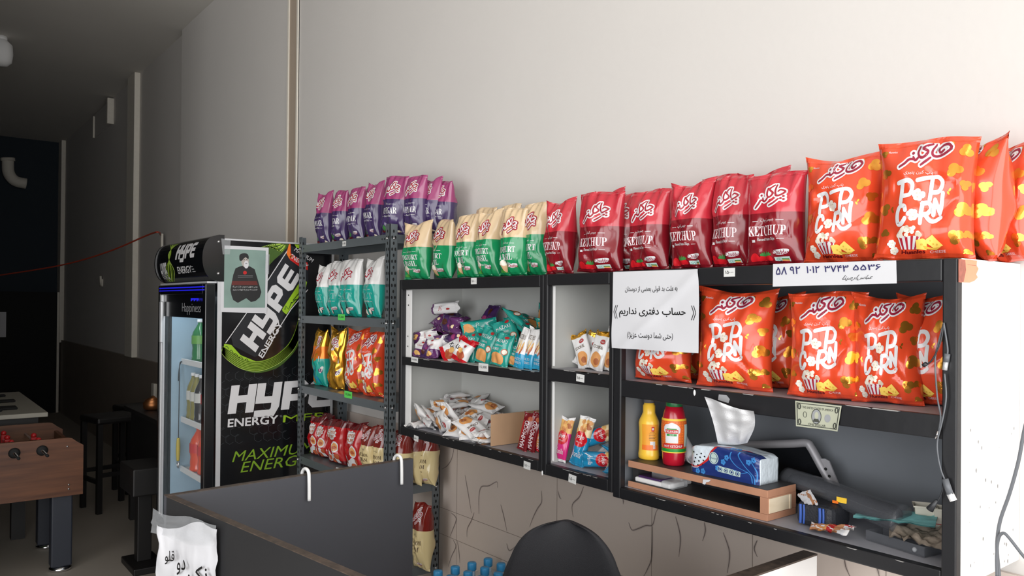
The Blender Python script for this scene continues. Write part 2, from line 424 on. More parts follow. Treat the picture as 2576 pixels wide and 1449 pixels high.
# ------------------------------------------------------------------ hung cabinets
def screws(mb, pts, y, r=.004):
    for x, z in pts: mb.add([(x+r*math.cos(a*PI/4), y-.0012, z+r*math.sin(a*PI/4)) for a in range(8)], [tuple(range(8))], 'hole_dark')
YC = 1.60
def cabinet(name, label, x0, x1, z0, z1, inner, right_outer, shelf_z, shelf_top, rail_t, rail_b, stile, parent_extra=None, lip=.035, floor_mat='shelf_grey'):
    t = thing(name, label, 'cabinet', ((x0+x1)/2, YW, z0))
    w = .012
    m = MB(); m.box(x0, x0+w, YC+.02, YW-.001, z0, z1, inner); part(m, 'side_panel', t)
    m = MB(); m.box(x1-w, x1, YC+.02, YW-.001, z0, z1, right_outer); m.box(x1-w-.001, x1-w, YC+.02, YW-.012, z0+.01, z1-.01, inner)
    p = part(m, 'side_panel', t)
    m = MB(); m.box(x0+w, x1-w, YW-.012, YW-.001, z0+.001, z1-.001, inner)
    screws(m, [(x0+(x1-x0)*f, z0+(z1-z0)*g) for f, g in ((.33, .82), (.55, .74), (.6, .62), (.4, .45), (.86, .33), (.93, .3))], YW-.012, .005); part(m, 'back_panel', t)
    m = MB(); m.box(x0+w, x1-w, YC+.02, YW-.012, z1-.012, z1, 'black_steel'); part(m, 'top_panel', t)
    m = MB(); m.box(x0+w, x1-w, YC+.02, YW-.012, z0+rail_b-.012, z0+rail_b, floor_mat); part(m, 'bottom_panel', t)
    m = MB(); b = .003
    m.box(x0, x0+stile, YC, YC+.022, z0, z1, 'black_steel', b); m.box(x1-stile, x1, YC, YC+.022, z0, z1, 'black_steel', b)
    m.box(x0+stile, x1-stile, YC, YC+.022, z1-rail_t, z1, 'black_steel', b); m.box(x0+stile, x1-stile, YC, YC+.022, z0, z0+rail_b, 'black_steel', b)
    R = random.Random(int(x0*100))
    for k in range(10):    # chips in the paint along the lower rail
        xx = R.uniform(x0+.05, x1-.05); zz = z0+rail_b-.001-R.random()*.002; l = R.uniform(.006, .03)
        m.add([(xx, YC-.0006, zz), (xx+l, YC-.0006, zz), (xx+l*.8, YC-.0006, zz-.002), (xx+l*.2, YC-.0006, zz-.0013)], [(0, 1, 2, 3)], 'scuff')
    part(m, 'front_frame', t)
    m = MB(); m.box(x0+w, x1-w, YC+.012, YW-.012, shelf_z-.01, shelf_z, shelf_top); m.box(x0+stile*.8, x1-stile*.8, YC+.004, YC+.016, shelf_z-lip, shelf_z+.001, 'black_steel', .002)
    for k in range(7):
        xx = R.uniform(x0+.08, x1-.1); l = R.uniform(.02, .09)
        m.add([(xx, YC+.0032, shelf_z+.0012), (xx+l, YC+.0032, shelf_z+.0012), (xx+l*.9, YC+.0032, shelf_z-.0012), (xx+l*.1, YC+.0032, shelf_z-.0008)], [(0, 1, 2, 3)], 'scuff')
    part(m, 'shelf', t)
    return t
ZT = 1.694
XA, XB, XD, XE = -2.762, -1.874, -1.5675, -.657
t = cabinet('hanging_cabinet', 'wide black framed hanging cabinet of wrapped cakes and cookies beside the grey rack', XA, XB, 1.078, ZT, 'grey_paint', 'grey_paint', 1.387, 'grey_paint', .038, .033, .018, lip=.03, floor_mat='shelf_grey')
m = MB(); m.box(XA+.014, XA+.05, YC+.023, YC+.03, 1.115, ZT-.04, 'white_lacquer')
screws(m, [(XA+.036, ZT-.06), (XA+.036, ZT-.1), (XA+.034, 1.43), (XA+.034, 1.47)], YC+.022, .003); part(m, 'inner_flange', t)
t = cabinet('hanging_cabinet', 'narrow two compartment black framed hanging cabinet between the two wide ones', XB+.002, XD-.002, 1.072, ZT+.001, 'grey_paint', 'black_steel', 1.402, 'shelf_grey', .035, .035, .017, lip=.037)
m = MB(); m.box(XB+.02, XB+.028, YC+.023, YC+.026, 1.115, 1.36, 'white_lacquer'); m.box(XB+.02, XB+.028, YC+.023, YC+.026, 1.41, ZT-.036, 'white_lacquer'); part(m, 'inner_flange', t)
t = cabinet('hanging_cabinet', 'charcoal lined hanging cabinet with white outer side holding popcorn bags, bottles and tissues', XD, XE, 1.062, ZT+.003, 'charcoal_paint', 'white_lacquer', 1.391, 'shelf_grey', .045, .031, .028, lip=.045)
m = MB()    # scuffs and dirt on the bright outer side
R = random.Random(5)
for k in range(26):
    y, z = R.uniform(YC+.05, YW-.03), 1.07+R.random()**2*.3; r = R.uniform(.0008, .003)
    m.add([(XE+.0008, y+r*math.cos(a)*R.uniform(.6, 1), z+r*1.7*math.sin(a)) for a in (0, 1, 2, 3, 4, 5)], [(0, 1, 2, 3, 4, 5)], 'scuff')
ob = part(m, 'scuff_marks', t)

# ------------------------------------------------------------------ slotted steel rack
RX0, RX1, RY0, RY1 = -3.795, -2.873, 1.617, 1.872
def rack():
    t = thing('slotted_rack', 'grey slotted steel rack of snack bags between the drinks fridge and hanging cabinet', 'rack', ((RX0+RX1)/2, (RY0+RY1)/2, 0))
    L, th = .036, .0025
    for sx in (0, 1):
        for sy in (0, 1):
            x = RX1 if sx else RX0; y = RY1 if sy else RY0; dx = -1 if sx else 1; dy = -1 if sy else 1
            zt = {(0, 0): 1.93, (1, 0): 1.93, (0, 1): 1.93, (1, 1): 1.93}[(sx, sy)]
            m = MB(); m.box(x, x+dx*L, y, y+dy*th, 0, zt, 'rack_steel'); m.box(x, x+dx*th, y, y+dy*L, 0, zt, 'rack_steel')
            z = .05; k = 0
            while z < zt-.02:
                r = .0055
                for q in (.3, .72) if k % 2 else (.5,):
                    if not sy: m.add([(x+dx*(L*q)+r*.8*math.cos(a*PI/4), y-.0008, z+r*1.3*math.sin(a*PI/4)) for a in range(8)], [tuple(range(8))], 'hole_dark')
                    X = x+.0008 if sx else x+dx*th+.0008
                    m.add([(X, y+dy*(L*q)+r*.8*math.cos(a*PI/4), z+r*1.3*math.sin(a*PI/4)) for a in range(8)], [tuple(range(8))], 'hole_dark')
                z += .025; k += 1
            p = part(m, 'post', t)
    for z in (1.888, 1.535, 1.185, .832, .482, .13):
        m = MB(); m.box(RX0+.004, RX1-.004, RY0+.004, RY1-.004, z-.0015, z, 'rack_steel')
        m.box(RX0+.004, RX1-.004, RY0+.003, RY0+.0045, z-.036, z, 'rack_steel'); m.box(RX0+.004, RX1-.004, RY1-.0045, RY1-.003, z-.036, z, 'rack_steel')
        m.box(RX1-.0045, RX1-.003, RY0+.004, RY1-.004, z-.036, z, 'rack_steel'); m.box(RX0+.003, RX0+.0045, RY0+.004, RY1-.004, z-.036, z, 'rack_steel')
        for x in (RX0+.05, RX1-.05, RX1-.07):
            m.add([(x+.004*math.cos(a*PI/4), RY0+.0022, z-.018+.004*math.sin(a*PI/4)) for a in range(8)], [tuple(range(8))], 'hole_dark')
        s = part(m, 'shelf', t)
        m = MB()
        for x, y in ((RX0+.018, RY0-.003), (RX1-.018, RY0-.003)): m.sphere((x, y, z-.018), .006, 'bolt_steel', 8)
        m.sphere((RX1+.003, RY1-.018, z-.018), .006, 'bolt_steel', 8); m.sphere((RX1+.003, RY0+.018, z-.018), .006, 'bolt_steel', 8)
        part(m, 'bolt_set', s)
rack()
# ------------------------------------------------------------------ drinks fridge
FX0, FX1, FY0, FY1, FH = -4.75, -3.887, 1.242, 1.85, 1.91
def fridge():
    t = thing('drinks_fridge', 'tall black glass door drinks fridge with green energy drink graphics', 'fridge', ((FX0+FX1)/2, (FY0+FY1)/2, 0))
    w = .045
    m = MB()
    m.box(FX0, FX0+w, FY0, FY1, .06, FH, 'fridge_black'); m.box(FX1-w, FX1, FY0, FY1, .06, FH, 'fridge_black'); m.box(FX0+w, FX1-w, FY1-w, FY1, .06, FH, 'fridge_black')
    m.box(FX0+w, FX1-w, FY0, FY1-w, FH-.26, FH, 'fridge_black'); m.box(FX0+w, FX1-w, FY0, FY1-w, .06, .4, 'fridge_black')
    for x in (FX0+.06, FX1-.06):
        for y in (FY0+.06, FY1-.06): m.lathe([(.02, 0), (.02, .06)], 'fridge_black', 10, Matrix.Translation((x, y, 0)))
    part(m, 'cabinet_shell', t)
    m = MB(); e = .0015
    m.box(FX0+w, FX0+w+e, FY0+.01, FY1-w, .4, FH-.26, 'fridge_inner'); m.box(FX1-w-e, FX1-w, FY0+.01, FY1-w, .4, FH-.26, 'fridge_inner')
    m.box(FX0+w, FX1-w, FY1-w-e, FY1-w, .4, FH-.26, 'fridge_inner'); m.box(FX0+w, FX1-w, FY0+.01, FY1-w, FH-.262, FH-.26, 'fridge_inner'); m.box(FX0+w, FX1-w, FY0+.01, FY1-w, .4, .402, 'fridge_inner')
    part(m, 'inner_liner', t)
    m = MB()    # pale trim along the edges of the side panel
    m.box(FX1, FX1+.004, FY0, FY0+.022, .06, FH, 'alu'); m.box(FX1, FX1+.004, FY0+.022, FY1, FH-.008, FH, 'alu'); m.box(FX1, FX1+.004, FY1-.012, FY1, .06, FH-.008, 'alu')
    part(m, 'edge_trim', t)
    # side graphic, traced in photo pixels and laid on the side panel
    def gz(k, ox, oy): return lambda x, y: (ox+x/k, oy+y/k)
    A1 = Art()   # zoom of the upper side (380,560) x4.261
    def stripe(pts, wd, mt, lay): A1.stroke(pts, wd, mt, lay, 6)
    # green liquid swirl behind the can
    A1.fill([(1180, 260), (1300, 215), (1470, 205), (1480, 250), (1400, 330), (1320, 400), (1265, 460), (1262, 300)], 'lime_dark', 0)
    for q in range(9):
        stripe([(1170+q*20, 270-q*5), (1290+q*14, 240+q*10), (1400+q*6, 225+q*3)], 7, ('lime_pale', 'lime', 'lime_dark')[q % 3], 1)
    A1.fill([(1540, 225), (1660, 225), (1690, 240), (1680, 300), (1560, 270)], 'lime', 0)
    ringc = [(1620, 940), (1600, 1110), (1530, 1300), (1430, 1420), (1310, 1510), (1130, 1555), (970, 1515), (830, 1420), (760, 1360)]
    A1.stroke(ringc, 120, 'lime_dark', 0, 6, False, lambda f: .35+.65*math.sin(PI*f)); A1.stroke(ringc, 60, 'lime', 1, 6, False, lambda f: .3+.7*math.sin(PI*f)); A1.stroke(ringc, 16, 'lime_pale', 1, 6, False, lambda f: math.sin(PI*f))
    for q in range(26):      # the ring of liquid sweeping under the can
        f = q/25; o_ = 92*f
        mt = ('lime', 'lime_pale', 'lime', 'lime_dark')[q % 4]
        stripe([(1590+o_*.35, 930+o_*.2), (1570+o_*.5, 1090+o_*.3), (1500+o_*.6, 1270+o_*.5), (1400+o_*.55, 1380+o_*.7), (1280+o_*.4, 1455+o_*.9), (1130+o_*.2, 1490+o_*1.1), (980-o_*.1, 1455+o_*1.2), (860-o_*.3, 1380+o_*1.1), (770-o_*.1, 1330+o_*.8)], 6, mt, 3)
    A1.fill([(785, 1300), (860, 1310), (960, 1420), (1130, 1490), (1110, 1540), (960, 1500), (850, 1420), (780, 1340)], 'lime', 2)
    for p0, p1 in (((800, 1330), (830, 1350)), ((850, 1370), (880, 1395)), ((890, 1410), (930, 1430)), ((945, 1445), (985, 1458)), ((1010, 1470), (1040, 1478))):
        A1.stroke([p0, ((p0[0]+p1[0])/2, (p0[1]+p1[1])/2-14), p1], 7, 'lime_dark', 3, 3)
    # the can
    A1.fill([(1480, 235), (1680, 330), (1685, 640), (1420, 960), (1170, 1420), (1110, 1440), (880, 1320), (860, 1230), (1010, 985), (1265, 585)], 'can_black', 4)
    A1.stroke([(1462, 300), (1255, 615), (1010, 990), (800, 1290)], 9, 'print_white', 5, 1)
    A1.stroke([(1680, 720), (1500, 930), (1360, 1150), (1205, 1440)], 9, 'print_white', 5, 1)
    A1.fill([(1478, 225), (1495, 230), (1500, 330), (1600, 400), (1680, 430), (1680, 510), (1580, 465), (1490, 400), (1455, 330)], 'flame_red', 6)
    A1.fill([(1478, 225), (1495, 228), (1492, 330), (1520, 370), (1480, 385), (1452, 330)], 'flame_orange', 7)
    # HYPE up the can: letters as heavy slanted polygons in a frame u (along the can) / v (across)
    o0 = Vector((1115, 1400)); eu = (Vector((1590, 560))-Vector((1090, 1400))).normalized(); ev = Vector((-eu.y, eu.x))*-1
    def uvp(u, v): q = o0+eu*u+ev*v; return (q.x, q.y)
    HY = []
    def let(poly): HY.append(poly)
    # each letter: list of outlines in a 200 x 210 box
    LET = {'H': [[(0, 0), (62, 0), (62, 78), (130, 78), (130, 0), (192, 0), (192, 210), (130, 210), (130, 132), (62, 132), (62, 210), (0, 210)]],
           'Y': [[(0, 60), (0, 210), (62, 210), (62, 110), (120, 110), (120, 210), (182, 210), (182, 30), (150, -40), (0, -40), (0, 10), (110, 10), (120, 20), (120, 60)]],
           'P': [[(0, 0), (62, 0), (62, 62), (150, 62), (182, 95), (182, 180), (150, 210), (0, 210), (0, 112), (62, 112), (62, 160), (120, 160), (120, 112), (0, 112)]],
           'E': [[(36, 0), (180, 0), (180, 50), (62, 50), (62, 82), (172, 82), (172, 128), (62, 128), (62, 160), (180, 160), (180, 210), (36, 210), (0, 178), (0, 34)]]}
    def hype(dst, place, mt, lay, adv=205):
        x = 0
        for ch in 'HYPE':
            for pol in LET[ch]: dst.fill([place(x+px+py*.12, py) for px, py in pol], mt, lay)
            x += adv
    hype(A1, lambda u, v: uvp(u*1.2+10, v*1.02), 'print_white', 6)
    # lime flash beside the name
    A1.fill([(1640, 600), (1672, 640), (1660, 690), (1450, 985), (1410, 950), (1405, 930), (1615, 605)], 'lime', 6)
    for pl in ([(1435, 930), (1445, 895), (1475, 930), (1495, 880), (1505, 855)], [(1510, 860), (1560, 820), (1520, 835), (1570, 775)], [(1575, 770), (1610, 720), (1590, 690), (1640, 640), (1650, 680)]): A1.stroke(pl, 11, 'lime_dark', 7, 1)
    A1 = A1.map(gz(4.261, 380, 560))
    # ENERGY on the can, lettering along the can axis
    tA = Art(); tA.text('ENERGY', 0, 430, 0, 62, 'print_white', 7, .1, .02)
    tA = tA.map(lambda x, y: gz(4.261, 380, 560)(*uvp(x*1.0-8, y-100)))
    A1.join(tA)
    tA = Art(); tA.text('MAXIMUM', 0, 230, 0, 44, 'print_white', 7, .1, .01); tA.text('ENERGY', 0, 215, -85, -38, 'print_white', 7, .1, .02)
    A1.join(tA.map(lambda x, y: gz(4.261, 380, 560)(1530+x*.83+y*.55, 300+x*.56-y*.83)))
    # lower part of the side
    B = Art(); Z2 = gz(4.025, 380, 880)
    for i in range(-1, 14):
        for j in range(9):
            cx = 700+i*96+(48 if j % 2 else 0); cy = 280+j*80-(i*8)
            if (i*7+j*3) % 5 == 0: continue
            P = [(cx+44*math.cos(a*PI/3+PI/6), cy+46*math.sin(a*PI/3+PI/6)) for a in range(7)]
            B.stroke(P[:5], 4.5, 'hex_line', 1, 1, caps=False)
    k = lambda x, y, x0, y0, s: None
    def low(x0, y0, sc, sh=0.0, slope=-.079): return lambda u, v: (x0+u*sc+v*sc*.02, y0-v*sc+u*sc*slope)
    hype(B, low(775, 652, 1.36), 'print_white', 3, 198)
    tB = Art(); tB.text('ENERGY', 0, 510, 0, 88, 'print_white', 3, .06, .025); tB.text('MFP', 560, 985, 8, 78, 'lime', 3, .1, .0)
    B.join(tB.map(lambda x, y: (775+x, 788-y-x*.08)))
    B.ring(1316, 672, 10, 10, 2.5, 'print_grey', 3)
    tB = Art(); tB.text('MAXIMUM', 0, 800, 0, 106, 'lime_text', 3, .32); B.join(tB.map(lambda x, y: (820+x, 1140-y-x*.128)))
    tB = Art(); tB.text('ENERGY', 0, 680, 0, 106, 'lime_text', 3, .32); B.join(tB.map(lambda x, y: (905+x, 1245-y-x*.128)))
    B = B.map(Z2); A1.join(B)
    m = MB()
    m.add([(FX1+.0004, FY0+.022, .06), (FX1+.0004, FY1-.012, .06), (FX1+.0004, FY1-.012, FH-.008), (FX1+.0004, FY0+.022, FH-.008)], [(0, 1, 2, 3)], 'black_gloss')
    def side(px, py, off):
        p = onX(px, py, FX1+.002); return (FX1+off, min(max(p.y, FY0+.023), FY1-.013), min(p.z, FH-.01))
    A1.onto(m, side, None, .00016, .0008)
    part(m, 'side_graphic', t)
    # light box canopy: bulged front
    cz0, cz1, n = 1.703, 1.922, 14
    def prof(k): a = -PI/2+PI*k/n; return (FY0+.005-.075*math.cos(a)**.8, (cz0+cz1)/2+(cz1-cz0)/2*math.sin(a))
    P = [prof(k) for k in range(n+1)]
    def cpart(nm, x0, x1, mt, grow=0, par=None):
        m = MB(); Q = [(y-grow if 0 < k < n else y, z+(grow if k == n else -grow if k == 0 else 0)) for k, (y, z) in enumerate(P)]+[(FY0+.03, cz1+grow), (FY0+.03, cz0-grow)]
        N = len(Q); vs = [(x0, y, z) for y, z in Q]+[(x1, y, z) for y, z in Q]
        fs = [tuple(range(N)), tuple(range(2*N-1, N-1, -1))]+[(i, (i+1) % N, (i+1) % N+N, i+N) for i in range(N)]
        m.add(vs, fs, mt); return m
    m = cpart('canopy', FX0+.012, FX1-.012, 'black_gloss')
    def can(x, v, off):      # x metres, v 0..1 up the bulge
        a = -PI/2+PI*v; y = FY0+.005-.075*max(0, math.cos(a))**.8
        return (x, y-off, (cz0+cz1)/2+(cz1-cz0)/2*math.sin(a))
    ca = Art()
    hype(ca, lambda u, v: (FX0+.40+u*.00042, .52+v*.0012), 'print_white', 2, 198)
    ca.text('ENERGY', FX0+.42, FX0+.66, .29, .41, 'print_white', 2, .05, .02)
    for q in range(3): ca.rect(FX0+.67, .30+q*.04, FX0+.72-q*.012, .315+q*.04, 'print_grey', 2)
    for q in range(9): ca.stroke([(FX0+.12+q*.012, .1), (FX0+.2+q*.02, .35), (FX0+.3-q*.006, .62), (FX0+.18+q*.02, .85)], .008, ('lime', 'lime_dark', 'lime_pale')[q % 3], 1, 5)
    ca.text('HYPE', FX0+.1, FX0+.22, .18, .5, 'print_white', 2, .02, .03)
    ca.onto(m, can, .02, .0004, .001)
    part(m, 'canopy', t)
    m = cpart('c', FX1-.012, FX1+.006, 'black_gloss', .004)
    m.box(FX1-.012, FX1+.006, FY0+.03, FY0+.0301, cz0, cz1, 'black_gloss')
    cp = part(m, 'canopy_end_cap', t)
    m = MB()
    for z in (cz0+.035, cz1-.03): m.sphere((FX1+.007, FY0+.002, z), .0075, 'bolt_steel', 10)
    part(m, 'cap_screw_set', cp)
    m = cpart('c', FX0-.006, FX0+.012, 'black_gloss', .004); part(m, 'canopy_end_cap', t)
    m = MB(); m.box(FX0+.012, FX1-.012, FY0-.045, FY0+.02, cz0-.012, cz0-.003, 'alu'); part(m, 'canopy_rail', t)
    # glass door
    d0, d1, dz0, dz1, dw = FY0-.055, FY0-.006, .36, 1.688, .045
    m = MB(); x0, x1 = FX0+.012, FX1-.004
    m.box(x0, x0+.03, d0, d1, dz0, dz1, 'black_gloss', .004); m.box(x1-dw, x1, d0, d1, dz0, dz1, 'black_gloss', .004)
    m.box(x0+.03, x1-dw, d0, d1, dz1-.05, dz1, 'black_gloss', .004); m.box(x0+.03, x1-dw, d0, d1, dz0, dz0+.05, 'black_gloss', .004)
    m.box(x0-.004, x0, d0+.004, d1, dz0, dz1, 'alu')
    dr = part(m, 'door_frame', t)
    m = MB(); m.box(x0+.03, x1-dw, d0+.02, d0+.024, dz0+.05, dz1-.05, 'door_glass')
    part(m, 'glass_pane', dr)
    m = MB(); m.box(x0+.03, x1-dw, d0+.018, d0+.0195, dz1-.17, dz1-.05, 'black_gloss')
    a = Art(); a.text('Happiness', x0+.40, x0+.72, dz1-.155, dz1-.095, 'print_grey', 0); a.onto(m, lambda x, z, o: (x, d0+.018-o, z)); part(m, 'name_band', dr)
    m = MB(); m.box(x0+.03, x0+.05, d0+.004, d0+.0195, dz0+.05, dz1-.05, 'alu', .003); m.box(x0+.06, x0+.068, d0+.01, d0+.0195, dz0+.05, dz1-.17, 'alu'); part(m, 'door_gasket', dr)
    m = MB(); m.box(x0+.036, x0+.07, d0-.004, d0+.012, 1.37, 1.60, 'alu', .004); part(m, 'door_handle', dr)
    m = MB(); m.box(x0+.03, x1-.02, d0-.003, d0, dz1-.018, dz1-.012, 'blue_led'); m.box(x0+.03, x1-.02, d0-.003, d0, dz1-.032, dz1-.027, 'blue_led'); part(m, 'light_strip', dr)
    m = MB()
    for q in range(8): m.box(x0+.62+q*.016, x0+.63+q*.016, d0-.002, d0, dz1-.085+(q % 3)*.004, dz1-.07, 'blue_led')
    part(m, 'display_digits', dr)
    # shelves
    for z in (1.265, .935, .655):
        m = MB(); X0, X1, y0, y1 = FX0+.05, FX1-.05, FY0+.062, FY1-.06
        m.box(X0, X1, y0, y0+.01, z-.02, z+.012, 'white', .002)
        for q in range(30): xx = X0+(X1-X0)*q/29; m.box(xx-.0015, xx+.0015, y0+.01, y1, z-.004, z, 'white')
        m.box(X0, X1, y1-.004, y1, z-.008, z, 'white'); part(m, 'wire_shelf', t)
    m = MB(); m.box(FX0+.15, FX1-.15, FY0+.02, FY0+.05, FH-.272, FH-.263, 'lamp_white'); part(m, 'interior_lamp', t)
    return t
fridge()
area_light('fridge_interior_light', (-4.32, FY0+.035, FH-.28), (0, 0, 0), .7, .04, 1.0, (.82, .93, 1))

def lathe_thing(name, label, cat, loc, parts, group=None, rz=0, tilt=(0, 0), n=20):
    t = thing(name, label, cat, loc, (tilt[0], tilt[1], rz), group)
    for nm, mt, prof in parts:
        m = MB(); m.lathe(prof, mt, n); part(m, nm, t, True)
    return t
mat('bottle_orange', (226, 74, 26), .15, coat=.4); mat('bottle_green', (22, 110, 50), .15, coat=.4); mat('bottle_cola', (38, 20, 18), .12, coat=.4); mat('bottle_yellow', (140, 132, 66), .15, coat=.4)
mat('cap_red', (226, 60, 40), .4); mat('label_red', (206, 36, 34), .4); mat('label_green', (90, 150, 50), .4); mat('label_yellow', (196, 176, 60), .4); mat('label_clear', (210, 210, 205), .4)
def soda(r, h): return [(r*.86, 0), (r*.98, .006), (r, .02), (r*.93, h*.12), (r*.96, h*.2), (r*.9, h*.32), (r, h*.46), (r, h*.58), (r*.86, h*.7), (r*.5, h*.82), (r*.3, h*.89), (r*.28, h*.94)]
def bottle(label, x, y, z, r, h, liquid, cap, lab, group):
    t = thing('soda_bottle', label, 'bottle', (x, y, z), group=group)
    m = MB(); m.lathe(soda(r, h), liquid, 18); part(m, 'bottle_body', t, True)
    m = MB(); m.lathe([(r*.34, h*.93), (r*.36, h*.94), (r*.36, h*.995), (r*.3, h)], cap, 16); part(m, 'cap', t, True)
    if lab:
        m = MB(); m.lathe([(r*1.012, h*.42), (r*1.012, h*.62)], lab, 18, caps=False); part(m, 'paper_label', t, True)
    return t
def px_x(px, Y): return onY(px, 900, Y).x
g = 'soft drinks in the fridge'
Yb = FY0+.13
bottle('squat green bottle with white cap on the top fridge shelf', -4.545, Yb-.01, 1.267, .046, .235, 'bottle_green', 'white', 'label_green', g)
bottle('dull green bottle behind the white capped one on the top fridge shelf', -4.63, Yb+.085, 1.267, .04, .21, 'bottle_green', 'bottle_green', None, g)
for k, (x, y) in enumerate(((-4.645, Yb-.015), (-4.56, Yb-.02))):
    bottle(('yellowish soda bottle at the end of the middle fridge shelf', 'yellowish soda bottle next to the dark colas on the middle fridge shelf')[k], x, y, .937, .038, .26, 'bottle_yellow', 'white', 'label_clear', g)
for k, (x, y) in enumerate(((-4.475, Yb-.02), (-4.39, Yb-.01), (-4.30, Yb-.01))):
    bottle(('dark cola bottle beside the yellowish sodas in the fridge', 'dark cola bottle hidden second from the yellowish sodas in the fridge', 'dark cola bottle nearest the door hinge in the fridge')[k], x, y, .937, .04, .26, 'bottle_cola', 'white', 'label_red' if k else 'label_clear', g)
bottle('orange soda bottle with red cap on the lower fridge shelf', -4.54, Yb-.012, .657, .050, .252, 'bottle_orange', 'cap_red', 'label_red', g)
bottle('green soda bottle behind the orange one on the lower fridge shelf', -4.63, Yb+.06, .657, .042, .245, 'bottle_green', 'bottle_green', 'label_green', g)
bottle('second orange soda bottle half hidden by the fridge door frame', -4.43, Yb-.005, .657, .048, .252, 'bottle_orange', 'cap_red', 'label_red', g)
mat('cup_white', (222, 222, 222), .4)
for k in range(4):
    t = lathe_thing('beverage_can', ('pale drinks can at the wall end of the fridge floor', 'second pale drinks can on the fridge floor', 'third pale drinks can on the fridge floor', 'pale drinks can under the orange bottle on the fridge floor')[k], 'can', (-4.64+k*.075, Yb-.03+(k % 2)*.03, .402), [('can_body', 'cup_white', [(.028, 0), (.033, .008), (.033, .105), (.027, .118)]), ('can_band', 'print_black', [(.0334, .04), (.0334, .075)])], 'cans on the fridge floor')
# bottle opener on its cord
t = thing('bottle_opener', 'yellow handled bottle opener hanging on a black cord inside the fridge', 'bottle opener', (-4.665, 1.288, .85))
m = MB(); m.tube([(-4.665, 1.296, 1.262), (-4.662, 1.285, 1.24), (-4.66, 1.284, 1.1), (-4.664, 1.284, .9), (-4.665, 1.284, .83)], .0025, 'cable_black', 6); m.tube([(-4.66, 1.296, 1.262), (-4.675, 1.29, 1.24), (-4.69, 1.288, 1.19), (-4.693, 1.288, 1.15)], .0025, 'cable_black', 6); part(m, 'cord', t)
m = MB(); m.tube([(-4.665, 1.284, .83), (-4.668, 1.284, .77), (-4.668, 1.284, .7)], lambda f: .008+.004*math.sin(PI*f), 'label_yellow', 8); part(m, 'grip', t)
m = MB(); m.tube([(-4.668+.016*math.cos(a*PI/5), 1.284, .68+.02*math.sin(a*PI/5)) for a in range(11)], .004, 'chrome', 6); part(m, 'opener_head', t)

# poster taped to the side of the fridge
t = thing('poster', 'white bordered poster of a turbaned person in black robe taped to the fridge side', 'poster', onX(615, 700, FX1+.005))
m = MB()
def fr(px, py, off): p = onX(px, py, FX1+.005); return (FX1+.005+off, p.y, p.z)
pc = [(559, 617), (676, 623), (671, 788), (556, 785)]
m.add([fr(*p, 0) for p in pc]+[fr(*p, -.0012) for p in pc], [(0, 1, 2, 3), (0, 4, 5, 1), (1, 5, 6, 2), (2, 6, 7, 3), (3, 7, 4, 0)], 'paper')
a = Art(); zq = lambda x, y: (380+x/4.261, 560+y/4.261)
a.fill([(785, 280), (1230, 300), (1222, 912), (780, 912)], 'poster_green', 0)
a.fill([(990, 460), (1060, 470), (1110, 500), (1140, 600), (1182, 745), (1165, 800), (1120, 840), (1070, 850), (1020, 810), (985, 830), (930, 860), (880, 830), (862, 780), (850, 720), (880, 560), (905, 490), (950, 470)], 'robe_black', 1)
a.fill([(870, 625), (1130, 625), (1145, 670), (862, 670)], 'dull_red', 2)
a.ell(1007, 415, 40, 62, 'skin_print', 2); a.ell(1020, 450, 26, 42, 'print_white', 3); a.ell(1020, 438, 12, 5, 'print_grey', 4)
for x in (998, 1026): a.ell(x, 398, 6, 3.5, 'print_black', 4)
a.fill([(945, 380), (950, 345), (990, 328), (1030, 335), (1046, 365), (1040, 392), (1010, 372), (970, 410), (950, 405)], 'robe_black', 3, 3)
a.ell(1006, 537, 20, 20, 'bright_red', 3)
for k in range(2): a.stroke([(930, 568+k*17), (1090, 566+k*17)], 3, 'print_grey', 3, 1)
a = a.map(zq)
b_ = Art(); b_.text(fa('ریس جمهور محبوب ملت در راه'), 0, 265, 0, 26, 'print_white', 4); b_.text(fa('خدمت به مردم به شهادت رسید'), 0, 265, -34, -8, 'print_white', 4)
a.join(b_.map(lambda x, y: zq(875+x, 700-y)))
a.onto(m, fr, None, .00015, .0003); part(m, 'printed_sheet', t)
m = MB()
for q in ([(556, 600), (580, 603), (578, 640), (560, 640)], [(668, 640), (678, 640), (676, 690), (666, 690)]): m.add([fr(*p, .0022) for p in q], [(0, 1, 2, 3)], 'clear_film')
part(m, 'clear_tape', t)

# ------------------------------------------------------------------ service counter with white hooks and a torn notice
def counter():
    z = 1.1; c0 = Vector((-2.135, .56, 0)); a1 = Vector((-2.19, 1.326, 0)); b1 = Vector((-.62, .76, 0))
    t = thing('service_counter', 'black panelled L shaped service counter in front of the drinks fridge', 'counter', (c0.x, c0.y, 0))
    def slab(p, q, th, z0, z1, mt, side, extra=0):
        d = (q-p).normalized(); n_ = Vector((-d.y, d.x, 0))*side; q = q+d*extra
        m = MB(); P = [p, q, q+n_*th, p+n_*th]
        m.add([(v.x, v.y, z0) for v in P]+[(v.x, v.y, z1) for v in P], [(0, 1, 2, 3), (4, 5, 6, 7), (0, 1, 5, 4), (1, 2, 6, 5), (2, 3, 7, 6), (3, 0, 4, 7)], mt); return m
    m = slab(c0, a1, .018, 0, z, 'counter_grey', 1); part(m, 'back_panel', t)
    m = slab(c0, a1, .019, z, z+.002, 'counter_edge', 1); part(m, 'edge_band', t)
    m = slab(c0+Vector((.0, -.0, 0)), b1, .018, 0, z-.001, 'counter_black', 1); part(m, 'front_panel', t)
    m = slab(c0, b1, .019, z-.001, z+.001, 'counter_edge', 1); part(m, 'edge_band', t)
    return c0, a1, b1
c0, a1, b1 = counter()
